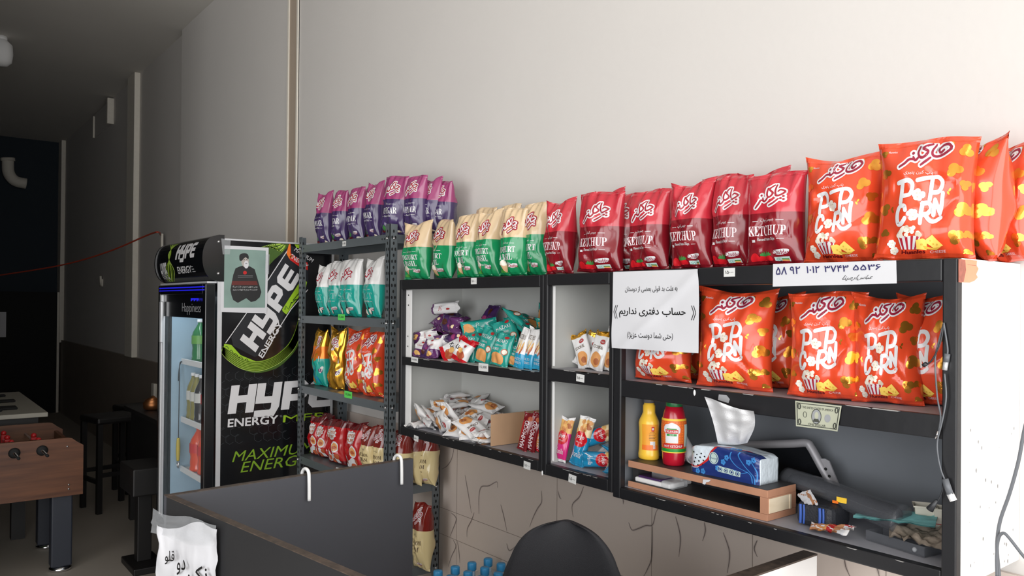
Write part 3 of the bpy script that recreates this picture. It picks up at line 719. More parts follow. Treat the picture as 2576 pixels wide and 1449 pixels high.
for k, px in enumerate((770, 1003)):
    d = (a1-c0).normalized(); n_ = Vector((d.y, -d.x, 0))
    f = (px-425)/615; best = min((abs(proj(c0+d*s+Vector((0, 0, 1.1)))[0]-px), s) for s in [i*.004 for i in range(195)])[1]
    p = c0+d*best; zz = 1.102
    t = thing('hook', ('white plastic hook over the counter panel nearer the fridge', 'white plastic hook over the free end of the counter panel')[k], 'hook', (p.x, p.y, zz), group='white hooks on the counter panel')
    m = MB(); P = lambda o, z: tuple(p+n_*o+Vector((0, 0, z)))
    m.tube([P(-.026, 1.085), P(-.025, 1.106), P(-.008, 1.118), P(.012, 1.112), P(.0165, 1.085), P(.018, 1.03)], .005, 'hook_white', 10); part(m, 'hook_rod', t)
# torn notice taped round the outer corner
t = thing('paper_notice', 'torn white paper notice under crumpled clear tape on the counter corner', 'notice', (c0.x, c0.y, 1.0))
db = (b1-c0).normalized(); nb = Vector((db.y, -db.x, 0))
def cf(px, py, off):
    r_ = ray(px, py); P0 = c0+nb*(.004); s = (P0-CAM).dot(nb)/r_.dot(nb); q = CAM+r_*s+nb*off
    return tuple(q)
m = MB(); NX, NY = 22, 20
def noteP(u, v):
    x = 413+139*u+(6*math.sin(v*9) if u < .05 else 0)+(-4*(1-u)*math.sin(v*5)); y = 1316+10*math.sin(u*7)*(1-v)+8*u*(1-v)+240*v
    return x, y
vs = []
for j in range(NY+1):
    for i in range(NX+1):
        u, v = i/NX, j/NY; x, y = noteP(u, v)
        n3 = noise.noise(Vector((u*4, v*5, 3)))*.010+abs(noise.noise(Vector((u*9, v*3, 9))))*.006+.012*max(0, .25-u)*4*max(0, 1-v*1.2)
        vs.append(cf(x, y, .006+max(-.004, n3)))
fs = [(j*(NX+1)+i, j*(NX+1)+i+1, (j+1)*(NX+1)+i+1, (j+1)*(NX+1)+i) for j in range(NY) for i in range(NX)]
m.add(vs, fs, 'paper', True)
a = Art()
for s_, x0, x1, y0, y1 in (('قلو', 432, 456, 1416, 1382), ('دو', 462, 484, 1442, 1404), ('نک', 490, 540, 1462, 1420)):
    b_ = Art(); b_.text(fa(s_), 0, 1, 0, 1, 'print_black', 0, 0, .01); a.join(b_.map(lambda x, y, x0=x0, x1=x1, y0=y0, y1=y1: (x0+(x1-x0)*x, y0+(y1-y0)*y)))
a.onto(m, lambda x, y, o: cf(x, y, .0165+o)); part(m, 'paper_sheet', t)
m = MB(); vs = []
for j in range(9):
    for i in range(13):
        u, v = i/12, j/8; x = 404+160*u-6*v; y = 1275+(38*u**.7)+60*v+5*math.sin(u*8+v*3)
        vs.append(cf(x, y, .019+.006*noise.noise(Vector((u*5, v*5, 1)))))
m.add(vs, [(j*13+i, j*13+i+1, (j+1)*13+i+1, (j+1)*13+i) for j in range(8) for i in range(12)], 'clear_film', True); part(m, 'tape_strip', t)

# ------------------------------------------------------------------ dark games corner at the back
def foosball():
    X = -5.25; y1, y0 = .907, -.55; xd = .72
    t = thing('football_table', 'wooden table football game on thick black legs', 'table football', (X-xd/2, .2, 0))
    pr = [(y0, .455), (y1, .455), (y1, .745), (y1-.03, .765), (y1-.06, .79), (y1-.08, .795), (y0, .795)]
    def side(x0, nm):
        m = MB(); N = len(pr); tri = tessellate_polygon([[Vector((p[0], p[1], 0)) for p in pr]])
        vs = [(x0, *p) for p in pr]+[(x0-.025, *p) for p in pr]
        m.add(vs, [tuple(q) for q in tri]+[tuple(i+N for i in q) for q in tri]+[(i, (i+1) % N, (i+1) % N+N, i+N) for i in range(N)], 'foos_wood')
        return part(m, nm, t)
    s = side(X, 'side_panel'); side(X-xd, 'side_panel')
    m = MB()
    for y, z in ((y1-.075, .52), (y1-.075, .495), (y1-.085, .745)): m.sphere((X+.002, y, z), .006, 'bolt_steel', 10)
    part(m, 'bolt_set', s)
    m = MB(); m.box(X-xd+.001, X-.026, y1-.05, y1-.03, .46, .74, 'foos_wood'); part(m, 'end_panel', t)
    m = MB(); m.box(X-xd, X-.026, y0+.02, y1-.05, .62, .64, 'label_green'); part(m, 'playing_field', t)
    ys = [onX(x, 1115, X).y for x in (36, 106)]
    st = ys[1]-ys[0]
    for k in range(7):
        y = ys[1]-st*k
        m = MB(); m.tube([(X-xd-.02, y, .735), (X+.19, y, .735)], .007, 'chrome', 10, 1); rd = part(m, 'rod', t)
        m = MB(); m.lathe([(.026, 0), (.03, .006), (.022, .014), (.012, .016)], 'hole_dark', 16, Matrix.Translation((X, y, .735)) @ Matrix.Rotation(PI/2, 4, 'Y')); part(m, 'rod_bushing', rd); m = MB(); m.lathe([(.009, 0), (.009, .02)], 'hole_dark', 10, Matrix.Translation((X+.18, y, .735)) @ Matrix.Rotation(PI/2, 4, 'Y')); part(m, 'rod_tip', rd)
        for q in range(2+k % 2):
            m = MB(); xx = X-.14-q*.2; m.box(xx-.012, xx+.012, y-.016, y+.016, .67, .765, 'red_plastic', .006); m.sphere((xx, y, .775), .016, 'red_plastic', 10); part(m, 'player_figure', rd)
    for x in (X-.09, X-xd+.09):
        for y in (y1-.1, y0+.1):
            m = MB(); m.box(x-.045, x+.045, y-.055, y+.055, .03, .456, 'foos_leg', .008); lg = part(m, 'leg', t)
            m = MB(); m.lathe([(.05, 0), (.06, .008), (.06, .02), (.03, .032)], 'chrome', 18, Matrix.Translation((x, y, 0))); part(m, 'foot', lg)
foosball()
# white topped table beyond it
gx = -6.08; gp = onX(121, 1037, gx); gy, gz = gp.y, gp.z
t = thing('game_table', 'pale glass topped table behind the table football', 'table', (gx-.6, gy-.7, 0))
m = MB(); m.box(gx-1.5, gx, gy-1.6, gy, gz-.03, gz, 'glass_table', .004); part(m, 'table_top', t)
m = MB(); m.box(gx-1.45, gx-.05, gy-1.55, gy-.05, gz-.16, gz-.03, 'dark_wood'); part(m, 'apron', t)
for x in (gx-1.35, gx-.15):
    for y in (gy-1.45, gy-.15): m = MB(); m.box(x-.04, x+.04, y-.04, y+.04, 0, gz-.16, 'dark_wood'); part(m, 'leg', t)
for k, (x, y, sx, sy) in enumerate(((gx-.3, gy-.36, .2, .24), (gx-.75, gy-.36, .14, .28), (gx-1.15, gy-.4, .1, .3))):
    m = MB(); m.box(x-sx, x+sx*.6, y-sy, y+sy*.5, gz, gz+.025, 'hole_dark', .01); m.box(x-sx*.4, x+sx*.2, y+sy*.3, y+sy*.9, gz, gz+.018, 'hole_dark', .008)
    tag(m.build('black_mat', origin=(x, y, gz)), ('black flat object at the near edge of the pale table', 'black flat object in the middle of the pale table', 'black flat object at the far edge of the pale table')[k], 'mat', 'black things on the pale table')
# bar table with pots and two stools against the wall
t = thing('bar_table', 'dark side table with copper pots between the fridge and the wall', 'table', (-5.75, 1.62, 0))
m = MB(); m.box(-6.35, -5.1, 1.36, 1.88, .80, .83, 'dark_wood', .004); part(m, 'table_top', t)
m = MB(); m.box(-6.3, -5.15, 1.4, 1.86, .35, .8, 'dark_wood'); part(m, 'cupboard', t)
for x in (-6.28, -5.2):
    for y in (1.42, 1.84): m = MB(); m.box(x-.03, x+.03, y-.03, y+.03, 0, .35, 'dark_wood'); part(m, 'leg', t)
p = onZ(358, 1116, .83)
for k, (dx, dy, s) in enumerate(((0, 0, 1), (.12, .16, 1.15))):
    lathe_thing('copper_pot', ('small copper pot at the front of the dark side table', 'copper pot beside the fridge on the dark side table')[k], 'pot', (-5.98+dx*1.6, 1.47+dy, .83), [('bowl', 'copper', [(.04*s, 0), (.062*s, .012), (.066*s, .05), (.05*s, .068), (.055*s, .075)]), ('lid_knob', 'copper', [(.045*s, .076), (.02*s, .088), (.008*s, .1)])], 'copper pots')
def stool(label, x, y, h, s=.17):
    t = thing('bar_stool', label, 'stool', (x, y, 0), (0, 0, .2), 'dark stools by the wall')
    m = MB(); m.box(-s, s, -s, s, h-.05, h, 'dark_wood', .015); part(m, 'seat', t, True)
    for a_, b_ in ((-1, -1), (1, -1), (-1, 1), (1, 1)): m = MB(); m.box(a_*s*.85-.018, a_*s*.85+.018, b_*s*.85-.018, b_*s*.85+.018, 0, h-.05, 'dark_wood'); part(m, 'leg', t, True)
    m = MB()
    for b_ in (-1, 1): m.box(-s*.85, s*.85, b_*s*.85-.012, b_*s*.85+.012, .22, .25, 'dark_wood'); m.box(b_*s*.85-.012, b_*s*.85+.012, -s*.85, s*.85, .27, .3, 'dark_wood')
    part(m, 'stretcher', t, True)
p = onZ(230, 1295, 0); stool('dark wooden stool standing nearest the table football', p.x-.16, p.y+.16, .72)
stool('dark wooden stool between the other stool and the copper pots', -7.25, 1.66, .72, .15)
# pedestal by the fridge
p = onZ(365, 1430, 0)
t = thing('pedestal_stand', 'black pedestal stand with square foot in front of the fridge', 'stand', (p.x-.05, p.y, 0))
m = MB(); m.box(p.x-.2, p.x+.12, p.y-.09, p.y+.09, 0, .04, 'dark_wood', .006); part(m, 'foot', t)
m = MB(); m.box(p.x-.1, p.x-.02, p.y-.04, p.y+.04, .04, .46, 'dark_wood', .005); part(m, 'post', t)
m = MB(); m.box(p.x-.22, p.x+.12, p.y-.1, p.y+.1, .46, .62, 'dark_wood', .008); part(m, 'box_top', t)
# partition board at the far end, with a paper on it
pz = [onX(144, 735, -12.9), onX(138, 985, -12.9)]
t = thing('partition_board', 'black partition board standing at the dark far end of the room', 'partition', (-12.9, 0, 0))
m = MB(); m.box(-12.95, -12.9, -1.2, pz[0].y, .0, pz[0].z, 'hole_dark'); part(m, 'board', t)
m = MB(); m.box(-12.95, -12.885, pz[0].y, pz[0].y+.03, 0, pz[0].z, 'white_bead'); part(m, 'edge_strip', t)
a_, b_ = onX(-20, 785, -12.89), onX(15, 848, -12.89)
m = MB(); m.box(-12.9, -12.893, a_.y, b_.y, b_.z, a_.z, 'paper'); tag(m.build('paper_notice', origin=(-12.9, (a_.y+b_.y)/2, b_.z)), 'paper sheet stuck on the black partition at the dark end', 'notice')
# white elbow pipe on the far wall
t = thing('pipe_elbow', 'white plastic pipe elbow coming out of the far wall', 'pipe')
q = [onX(x, y, -12.98) for x, y in ((20, 405), (22, 435), (38, 455), (66, 462))]
m = MB(); m.tube([tuple(v) for v in q], .075, 'white_bead', 14); part(m, 'pipe', t)
m = MB(); v = q[0]; m.tube([tuple(v), (v.x, v.y-.004, v.z+.04)], .09, 'white_bead', 14, 1); part(m, 'collar', t)
# wall box high up, small wall socket, cable tray, papers on the wall
a_, b_ = onY(243, 318, YR), onY(268, 243, YR-.07)
t = thing('junction_box', 'shallow white junction box high on the wall under the ceiling', 'box', (b_.x-.4, YR, 3.7))
m = MB(); x1 = b_.x; x0 = a_.x-.05; z0, z1 = 3.60, 3.88
m.box(x0, x1, YR-.012, YR, z0, z1, 'wall_paint'); part(m, 'recess_plate', t)
m = MB(); m.box(x1, x1+.05, YR-.07, YR, z0-.01, z1, 'white_bead', .006); m.box(x0-.03, x0, YR-.03, YR, z0, z1-.02, 'white_bead'); part(m, 'rim', t)
p = onY(259, 708, YR)
m = MB(); m.box(p.x-.10, p.x+.02, YR-.02, YR, p.z-.06, p.z+.03, 'white_bead', .01); m.tube([(p.x-.03, YR-.018, p.z-.05), (p.x+.03, YR-.03, p.z+.06)], .012, 'white_bead', 8, 1); tag(m.build('wall_fitting', origin=(p.x, YR, p.z)), 'small pale broken fitting on the dark wall', 'wall fitting')
p = onY(389, 742, YR)
m = MB(); m.box(p.x-.45, p.x+.45, YR-.004, YR-.0005, p.z-.16, p.z+.16, 'ceiling_paint'); tag(m.build('wall_notice', origin=(p.x, YR, p.z)), 'faded paper sheet on the wall behind the fridge door', 'notice')
a_, b_ = onY(394, 965, YR-.03), onY(391, 1080, YR-.03)
m = MB(); m.box(a_.x-.07, a_.x+.02, YR-.06, YR-.031, b_.z, a_.z, 'white_bead', .004); tag(m.build('cable_conduit', origin=(a_.x, YR, b_.z)), 'pale vertical cable conduit low on the wall by the fridge', 'conduit')
a_ = onY(410, 588, YW)
m = MB(); m.box(a_.x-.02, a_.x+.02, YW-.02, YW-.0005, a_.z-.3, a_.z, 'white_bead', .003); tag(m.build('wall_conduit', origin=(a_.x, YW, a_.z)), 'short white conduit end above the fridge where the red wire starts', 'conduit')
p1 = onX(-30, 697, -9.5); p2 = onX(150, 668, -8.4); p3 = onX(270, 634, -7.6)
m = MB(); m.tube([tuple(p1), tuple(p2), tuple(p3), tuple(onX(370, 592, -6.9)), tuple(onX(398, 584, -6.6)), (a_.x, YW-.022, a_.z-.01)], .007, 'wire_red', 6); tag(m.build('red_wire', origin=tuple(p2)), 'thin red wire slung across the room from above the fridge', 'wire')
# ceiling camera at the edge of the frame
p = onZ(2, 92, 3.9)
t = thing('ceiling_camera', 'white rounded camera housing hanging from the ceiling', 'camera', (p.x, p.y, 3.9))
m = MB(); m.lathe([(.05, -.03), (.05, 0)], 'white', 18); part(m, 'mount', t, True)
m = MB(); m.lathe([(.0, -.26), (.05, -.255), (.085, -.22), (.095, -.15), (.09, -.07), (.05, -.03)], 'white', 22, caps=False); part(m, 'housing', t, True)

# ------------------------------------------------------------------ chair, desk panel, water pack
def chair():
    cx, cy = -1.50, 1.36
    t = thing('office_chair', 'black fabric office chair with rounded back in front of the tiles', 'chair', (cx, cy, 0), (0, 0, .62))
    m = MB(); vs = []; NU, NV = 28, 30; w0, z0, z1 = .18, .56, 1.045
    def hw(v):   # half width up the back: widest at a third, broad round top
        base = w0*(.86+.14*math.sin(PI*min(1, v*1.1+.12)))
        return base*max(0, 1-max(0, (v-.45)/.55)**3.4)**.44
    def P(u, v, s):
        z = z0+(z1-z0)*v; k = max(0, 1-abs(u)**4)**.5*max(0, 1-(2*v-1)**8)**.4
        return (u*hw(v), (.026*k)*s+.05*(v-.5)+.035*u*u*-1, z)
    for s in (-1, 1):
        o = len(vs)
        for j in range(NV+1):
            for i in range(NU+1): vs.append(P(2*i/NU-1, min(.996, 1-(1-j/NV)**2.6), s))
    fs = []
    for s in (0, 1):
        o = s*(NU+1)*(NV+1)
        fs += [(o+j*(NU+1)+i, o+j*(NU+1)+i+1, o+(j+1)*(NU+1)+i+1, o+(j+1)*(NU+1)+i) for j in range(NV) for i in range(NU)]
    o = (NU+1)*(NV+1)
    fs += [(i, i+1, o+i+1, o+i) for i in range(NU)]+[(NV*(NU+1)+i, NV*(NU+1)+i+1, o+NV*(NU+1)+i+1, o+NV*(NU+1)+i) for i in range(NU)]
    for i in (0, NU): fs += [(j*(NU+1)+i, (j+1)*(NU+1)+i, o+(j+1)*(NU+1)+i, o+j*(NU+1)+i) for j in range(NV)]
    m.add(vs, fs, 'chair_black', True); part(m, 'backrest', t, True)
    m = MB(); m.box(-.22, .22, -.42, .02, .45, .53, 'chair_black', .035); part(m, 'seat', t, True)
    m = MB(); m.tube([(0, .04, .75), (0, .05, .55), (0, 0, .44), (0, -.2, .43)], .02, 'black_gloss', 8); part(m, 'back_bracket', t, True)
    m = MB(); m.lathe([(.03, .1), (.03, .25), (.02, .25), (.02, .45)], 'chrome', 14, Matrix.Translation((0, -.2, 0))); part(m, 'gas_lift', t, True)
    m = MB()
    for k in range(5): a = 2*PI*k/5; m.tube([(0, -.2, .11), (.27*math.cos(a), -.2+.27*math.sin(a), .075)], .017, 'black_gloss', 8, 1)
    b = part(m, 'star_base', t, True)
    for k in range(5):
        a = 2*PI*k/5; m = MB(); m.lathe([(.026, -.02), (.03, -.014), (.03, .014), (.026, .02)], 'black_gloss', 14, Matrix.Translation((.27*math.cos(a), -.2+.27*math.sin(a), .03)) @ Matrix.Rotation(PI/2, 4, 'X')); part(m, 'caster', b, True)
chair()
e = onZ(2055, 1393, 1.0)
t = thing('desk_side_panel', 'white desk end panel with brown top edge below the charcoal cabinet', 'desk', (e.x, 1.4, 0))
m = MB(); m.box(e.x-.035, e.x, 1.05, e.y, 0, .996, 'white_lacquer'); part(m, 'panel', t)
m = MB(); m.box(e.x-.036, e.x+.001, 1.05, e.y+.001, .996, 1.0, 'counter_edge'); part(m, 'edge_band', t)
mat('cap_blue', (56, 150, 206), .4, coat=.2); mat('water_pet', (176, 200, 218), .12, coat=.5)
def waters():
    p = onY(1228, 1404, 1.835); zt = p.z-.298        # base of the bottles
    m = MB(); m.box(p.x-.06, p.x+.21, 1.56, 1.885, 0, zt-.002, 'dark_wood', .004)
    tag(m.build('storage_crate', origin=(p.x+.07, 1.72, 0)), 'dark crate under the pack of water bottles', 'crate')
    t = thing('bottle_shrink_wrap', 'clear shrink wrap around the water bottles', 'packaging', (p.x+.07, 1.72, zt-.001))
    m = MB(); m.box(p.x-.042, p.x+.192, 1.565, 1.88, zt-.0005, zt+.25, 'clear_film', .02); part(m, 'film', t)
    row = ('in the rack side row', 'in the middle row', 'in the chair side row'); col = ('next to the wall', 'second from the wall', 'third from the wall', 'farthest from the wall')
    for j in range(3):
        for i in range(4):
            t = thing('water_bottle', 'blue capped water bottle %s, %s' % (row[j], col[i]), 'bottle', (p.x+j*.075, 1.835-i*.077+j*.006, zt), group='shrink wrapped water bottles')
            m = MB(); m.lathe([(.03, 0), (.034, .01), (.034, .08), (.031, .09), (.034, .1), (.034, .18), (.026, .225), (.013, .25), (.0125, .275)], 'water_pet', 14); part(m, 'bottle_body', t, True)
            m = MB(); m.lathe([(.0165, .268), (.0175, .27), (.0175, .293), (.015, .297)], 'cap_blue', 16); part(m, 'cap', t, True)
waters()
# ------------------------------------------------------------------ snack bags: one inflated pouch shape, many prints
def sstep(x): x = max(0., min(1., x)); return x*x*(3-2*x)
def bag_surface(w, h, t, seed, wr=1., pinch=.07, ear=1.):
    R = random.Random(seed); s1, s2, s3, s4 = (R.uniform(0, 6.3) for _ in range(4)); tw = R.uniform(-.03, .03)*h; bow = R.uniform(-.02, .03)*h
    cr = [(R.uniform(-.8, .8), R.uniform(.15, .85), R.uniform(-1, 1)) for _ in range(3)]
    def f(u, v, side, off=0.):
        e = max(0., 1-abs(u)**2.3)**.6
        g = math.sin(PI/2*min(1., max(0., v)/.34))**.75*math.sin(PI/2*min(1., max(0., 1-v)/.40))**.8
        D = t/2*e*g
        edge = math.exp(-(1-v)/.12)+math.exp(-v/.10)
        D += wr*t*e*(.075*edge*(math.sin(u*8+s1+side)+.7*math.sin(u*15+s2))*min(1, g*3) + .16*g*noise.noise(Vector((u*1.8+seed*3.1, v*3.2, side*4.+seed))))
        for cu, cv, ca in cr:     # a few sharp folds
            d = (u-cu)*ca+(v-cv)*1.6; D -= wr*t*.075*e*g*math.exp(-abs(d)*16)*math.exp(-((u-cu)**2+(v-cv)**2)*5)
        D += wr*t*.05*g*math.exp(-((abs(u)-.72)/.07)**2)*max(0, math.sin(v*14+s4))
        D = max(D, 0.)
        pn = 1-pinch*math.sin(PI*min(1, max(0, v)))**.7+.02*ear*(2*v-1)**6
        x = u*w/2*pn
        z = v*h+wr*h*.018*math.sin(u*2.6+s3)*v**8+wr*h*.02*u*u*ear*v**10+wr*h*.006*math.sin(u*4+s4)*(1-v)**8
        y = (D+off)*(-1 if side == 0 else 1)+tw*u*(v-.3)+bow*math.sin(PI*v)+wr*.004*math.sin(u*5+s1)*(v**12)
        return (x, y, z)
    return f
class Kind:
    """one product: size, colour bands from the bottom up, front print in bag units (x -1..1, y 0..1)"""
    def __init__(s, name, cat, w, h, t, bands, art=None, nu=28, nv=44, seal=.045, wr=1.35, pinch=.07, seal_mat=None, ear=1., back=None, lim=None):
        s.__dict__.update(locals()); s.cache = {}
    def meshes(s, k):
        if k in s.cache: return s.cache[k]
        f = bag_surface(s.w, s.h, s.t, k*7+len(s.name)*3+1, s.wr, s.pinch, s.ear)
        m = MB(); vs_ = sorted(set([s.seal]+[b[0] for b in s.bands if s.seal < b[0] < 1-s.seal]+[1-s.seal]))
        rows = []
        for a, b in zip(vs_[:-1], vs_[1:]):
            n = max(2, round((b-a)*s.nv)); rows += [a+(b-a)*i/n for i in range(n)]
        rows.append(1-s.seal)
        def band(v):
            c = s.bands[0][1]
            for z, mm in s.bands:
                if v >= z-1e-6: c = mm
            return c
        GR = {}
        for side in (0, 1):
            P = GR[side] = [[f(-1+2*i/s.nu, v, side) for i in range(s.nu+1)] for v in rows]
            for j in range(len(rows)-1):
                mm = band(rows[j]+1e-4)
                o = [p for p in P[j]]+[p for p in P[j+1]]; n = s.nu+1
                fs = [(i, i+1, n+i+1, n+i) if side == 0 else (i, n+i, n+i+1, i+1) for i in range(s.nu)]
                m.add(o, fs, mm, True)
        def grid(x, y, side, off):   # the same surface as the mesh, cell by cell
            G = GR[side]; gu = min(s.nu-1e-6, max(0, (max(-.97, min(.97, x))+1)/2*s.nu)); i = int(gu); fu = gu-i
            y = min(rows[-1]-1e-6, max(rows[0], y)); j = max(q for q in range(len(rows)-1) if rows[q] <= y); fv = (y-rows[j])/(rows[j+1]-rows[j])
            a, b, c, d = (Vector(G[j][i]), Vector(G[j][i+1]), Vector(G[j+1][i]), Vector(G[j+1][i+1]))
            p = (a*(1-fu)+b*fu)*(1-fv)+(c*(1-fu)+d*fu)*fv; n_ = (b-a+d-c).cross(c-a+d-b).normalized()
            if (n_.y > 0) == (side == 0): n_ = -n_
            return tuple(p+n_*off)
        # weld rows so shading stays smooth
        me = weld(m, s.name+'_pouch')
        if s.art:
            d = MB(); s.art.onto(d, lambda x, y, o: grid(x, y, 0, o), s.lim or .07, .00028, .0007)
            me = append_print(me, d)
        if s.art and s.back:
            d = MB(); s.art.onto(d, lambda x, y, o: grid(-x, y, 1, o), s.lim or .1, .00028, .0006)
            me = append_print(me, d)
        seals = []
        for lo, hi in ((0, s.seal), (1-s.seal, 1)):
            q = MB(); N = 3; n = s.nu+1
            for side in (0, 1):
                vs = []
                for j in range(N+1):
                    v = lo+(hi-lo)*j/N
                    for i in range(n):
                        x, y, z = f(-1+2*i/s.nu, v, side, .0004)
                        vs.append((x, y+.0006*math.sin(j*2.1)*(1 if side else -1), z))
                q.add(vs, [(j*n+i, j*n+i+1, (j+1)*n+i+1, (j+1)*n+i) for j in range(N) for i in range(s.nu)], s.seal_mat or (band(lo+.001) if lo == 0 else band(.999)), False)
            seals.append(q.mesh(s.name+'_seal'))
        s.cache[k] = (me, seals); return s.cache[k]
    def make(s, label, k=0, loc=(0, 0, 0), rot=(0, 0, 0), scale=(1, 1, 1), group=None):
        me, seals = s.meshes(k)
        t = thing(s.name, label, s.cat, loc, rot, group); t.scale = scale
        for nm, md in (('pouch', me), ('bottom_seal', seals[0]), ('top_seal', seals[1])):
            o = bpy.data.objects.new(nm, md); COL.objects.link(o); o.parent = t
        return t
def weld(m, name):
    me = m.mesh(name); bm = bmesh.new(); bm.from_mesh(me); bmesh.ops.remove_doubles(bm, verts=bm.verts, dist=1e-5); bm.to_mesh(me); bm.free(); return me
def append_print(me, d):
    bm = bmesh.new(); bm.from_mesh(me)
    base = len(me.materials); names = [mm.name for mm in me.materials]; idx = []
    for n in d.mats:
        if n in names: idx.append(names.index(n))
        else: me.materials.append(MATS[n]); names.append(n); idx.append(len(names)-1)
    vs = [bm.verts.new(p) for p in d.v]
    for f, k in zip(d.f, d.m):
        try:
            fc = bm.faces.new([vs[i] for i in f]); fc.material_index = idx[k]; fc.smooth = True
        except ValueError: pass
    bm.to_mesh(me); bm.free(); return me

def P_(name, rgb, **k): mat(name, rgb, k.pop('rough', .21), coat=k.pop('coat', .35), var=k.pop('var', .04), scale=k.pop('scale', 12), **k)
P_('magenta', (154, 60, 110)); P_('indigo', (64, 48, 92)); P_('cream', (212, 186, 150)); P_('basil_green', (24, 138, 86)); P_('rose_red', (188, 44, 58)); P_('wine_red', (126, 20, 32))
P_('pop_orange', (216, 72, 40)); P_('salt_white', (220, 218, 216)); P_('salt_teal', (28, 158, 144)); P_('puff_red', (176, 20, 26)); P_('puff_maroon', (92, 14, 20)); P_('mush_brown', (122, 34, 26)); P_('mush_cream', (220, 200, 150))
P_('teal_pack', (36, 150, 138)); P_('plum', (92, 44, 96)); P_('plum_dark', (66, 40, 86)); P_('pack_white', (226, 224, 224)); P_('pack_pink', (206, 40, 120)); P_('pack_blue', (28, 132, 176)); P_('pack_red', (200, 20, 34)); P_('sky_blue', (40, 150, 190))
P_('choc_red', (120, 16, 26))
mat('gold_foil', (222, 164, 52), .22, metal=.85, coat=.3, var=.12, scale=14); mat('gold_spot', (238, 166, 62), .26, metal=.85, coat=.4, var=.1); mat('orange_foil', (230, 120, 40), .25, metal=.5)
mat('script_red', (156, 26, 44), .4); mat('script_maroon', (140, 24, 52), .4); mat('cheese', (240, 204, 96), .45); mat('cheese_dark', (216, 172, 66), .45); mat('corn_white', (232, 224, 210), .5); mat('corn_shade', (196, 184, 164), .5)
mat('stripe_red', (170, 28, 48), .45); mat('tomato', (206, 24, 36), .4); mat('leaf', (62, 128, 60), .45); mat('leaf_soft', (70, 150, 60), .45); mat('biscuit', (214, 150, 88), .5, var=.15, scale=40); mat('biscuit_dark', (168, 96, 52), .5, var=.2, scale=40)
mat('nut_brown', (176, 84, 50), .45); mat('nut_gold', (226, 176, 104), .45); mat('almond', (236, 214, 170), .5); mat('choc', (78, 40, 26), .4); mat('letter_brown', (92, 70, 44), .5); mat('letter_red', (170, 40, 40), .45); mat('print_soft', (226, 206, 210), .4)
mat('cup_tan', (206, 168, 128), .5); mat('sticker_pale', (186, 206, 200), .45); mat('letter_dim', (120, 176, 170), .45)

# ---- hand lettered logos, stroked in a flat drawing frame and mapped to bag units
def script(a, strokes, dots, w_in, w_out, m_in, m_out, T, lay=1):
    tp = lambda f: .82+.24*math.sin(PI*f)
    b = Art()
    for s_ in strokes: b.stroke(s_, w_out, m_out, lay, 6)
    for d in dots: b.ell(d[0], d[1], w_out*.62, w_out*.62, m_out, lay, 14)
    for s_ in strokes: b.stroke(s_, w_in, m_in, lay+1, 6, taper=tp)
    for d in dots: b.ell(d[0], d[1], w_in*.66, w_in*.66, m_in, lay+1, 10)
    a.join(b.map(T))
CH_S = [[(400, 285), (398, 360), (418, 428), (468, 415), (502, 375), (455, 352), (432, 372)], [(376, 285), (334, 338), (374, 388), (355, 430), (328, 438), (314, 400), (318, 325)],
        [(328, 435), (300, 476), (270, 486), (262, 445)], [(272, 486), (235, 470), (205, 510), (158, 566)], [(442, 470), (392, 515), (335, 545)]]
CH_D = [(245, 410), (465, 466), (490, 438), (494, 478)]
HA_S = [[(534, 178), (495, 240), (503, 288), (560, 302), (640, 278), (704, 226), (668, 184), (604, 196), (566, 236)], [(566, 236), (592, 262), (628, 236)], [(492, 172), (398, 212), (448, 246), (426, 292), (384, 312), (354, 290), (344, 250), (366, 196)],
        [(350, 302), (312, 336), (286, 298)], [(312, 330), (246, 322), (192, 370), (140, 402)], [(478, 314), (430, 352), (378, 386)]]
HA_D = [(284, 256)]
def CH_T(top_y, sc=1.0, dx=0): return lambda x, y: (((x-330)/370)*sc+dx, (1335-y)/1230+top_y-.565)
def HA_T(x, y): return ((x-430)/560, (1345-y)/1240)
def chuddes(a, x0, y0, x1, y1, m_in, m_out, txt='Chuddes'):
    cx, cy, rx, ry = (x0+x1)/2, (y0+y1)/2, (x1-x0)/2, (y1-y0)/2
    a.fill([(cx-rx*1.1, cy-ry*.6), (cx-rx*.9, cy+ry*.7), (cx-rx*.3, cy+ry*1.0), (cx+rx*.5, cy+ry*1.25), (cx+rx*1.1, cy+ry*1.1), (cx+rx*1.05, cy+ry*.1), (cx+rx*.5, cy-ry*.9), (cx-rx*.4, cy-ry*1.2)], m_out, 2, 4)
    a.text(txt, x0, x1, y0, y1, m_in, 3, .06, .02, 1)
def chips_art(top_y, latin, m_in, m_out, farsi, two=None, pic=None, cap_m='print_white', soft='print_soft'):
    a = Art()
    script(a, CH_S, CH_D, 22, 58, m_in, m_out, CH_T(top_y, 1.08), 1)
    y = top_y-.105
    a.text(fa(farsi), -.34, .20, y, y+.045, cap_m, 1); a.rect(-.62, y+.014, -.42, y+.020, cap_m, 1); a.rect(.27, y+.014, .50, y+.020, cap_m, 1)
    if two: a.text(serif(latin), -.80, .54, y-.12, y-.03, cap_m, 1, 0, .004); a.text(serif(two), -.66, .40, y-.23, y-.14, cap_m, 1, 0, .004); y -= .10
    else: a.text(serif(latin), -.74, .56, y-.145, y-.035, soft, 1, 0, .002)
    a.text(serif_italic('Flavored Potato Chips'), -.46, .26, y-.205, y-.165, cap_m, 1); a.rect(-.66, y-.188, -.52, y-.183, cap_m, 1); a.rect(.32, y-.188, .52, y-.183, cap_m, 1)
    if pic: pic(a)
    chuddes(a, .10, .115, .58, .165, 'script_maroon' if m_in != 'print_white' else 'script_red', 'print_white')
    return a
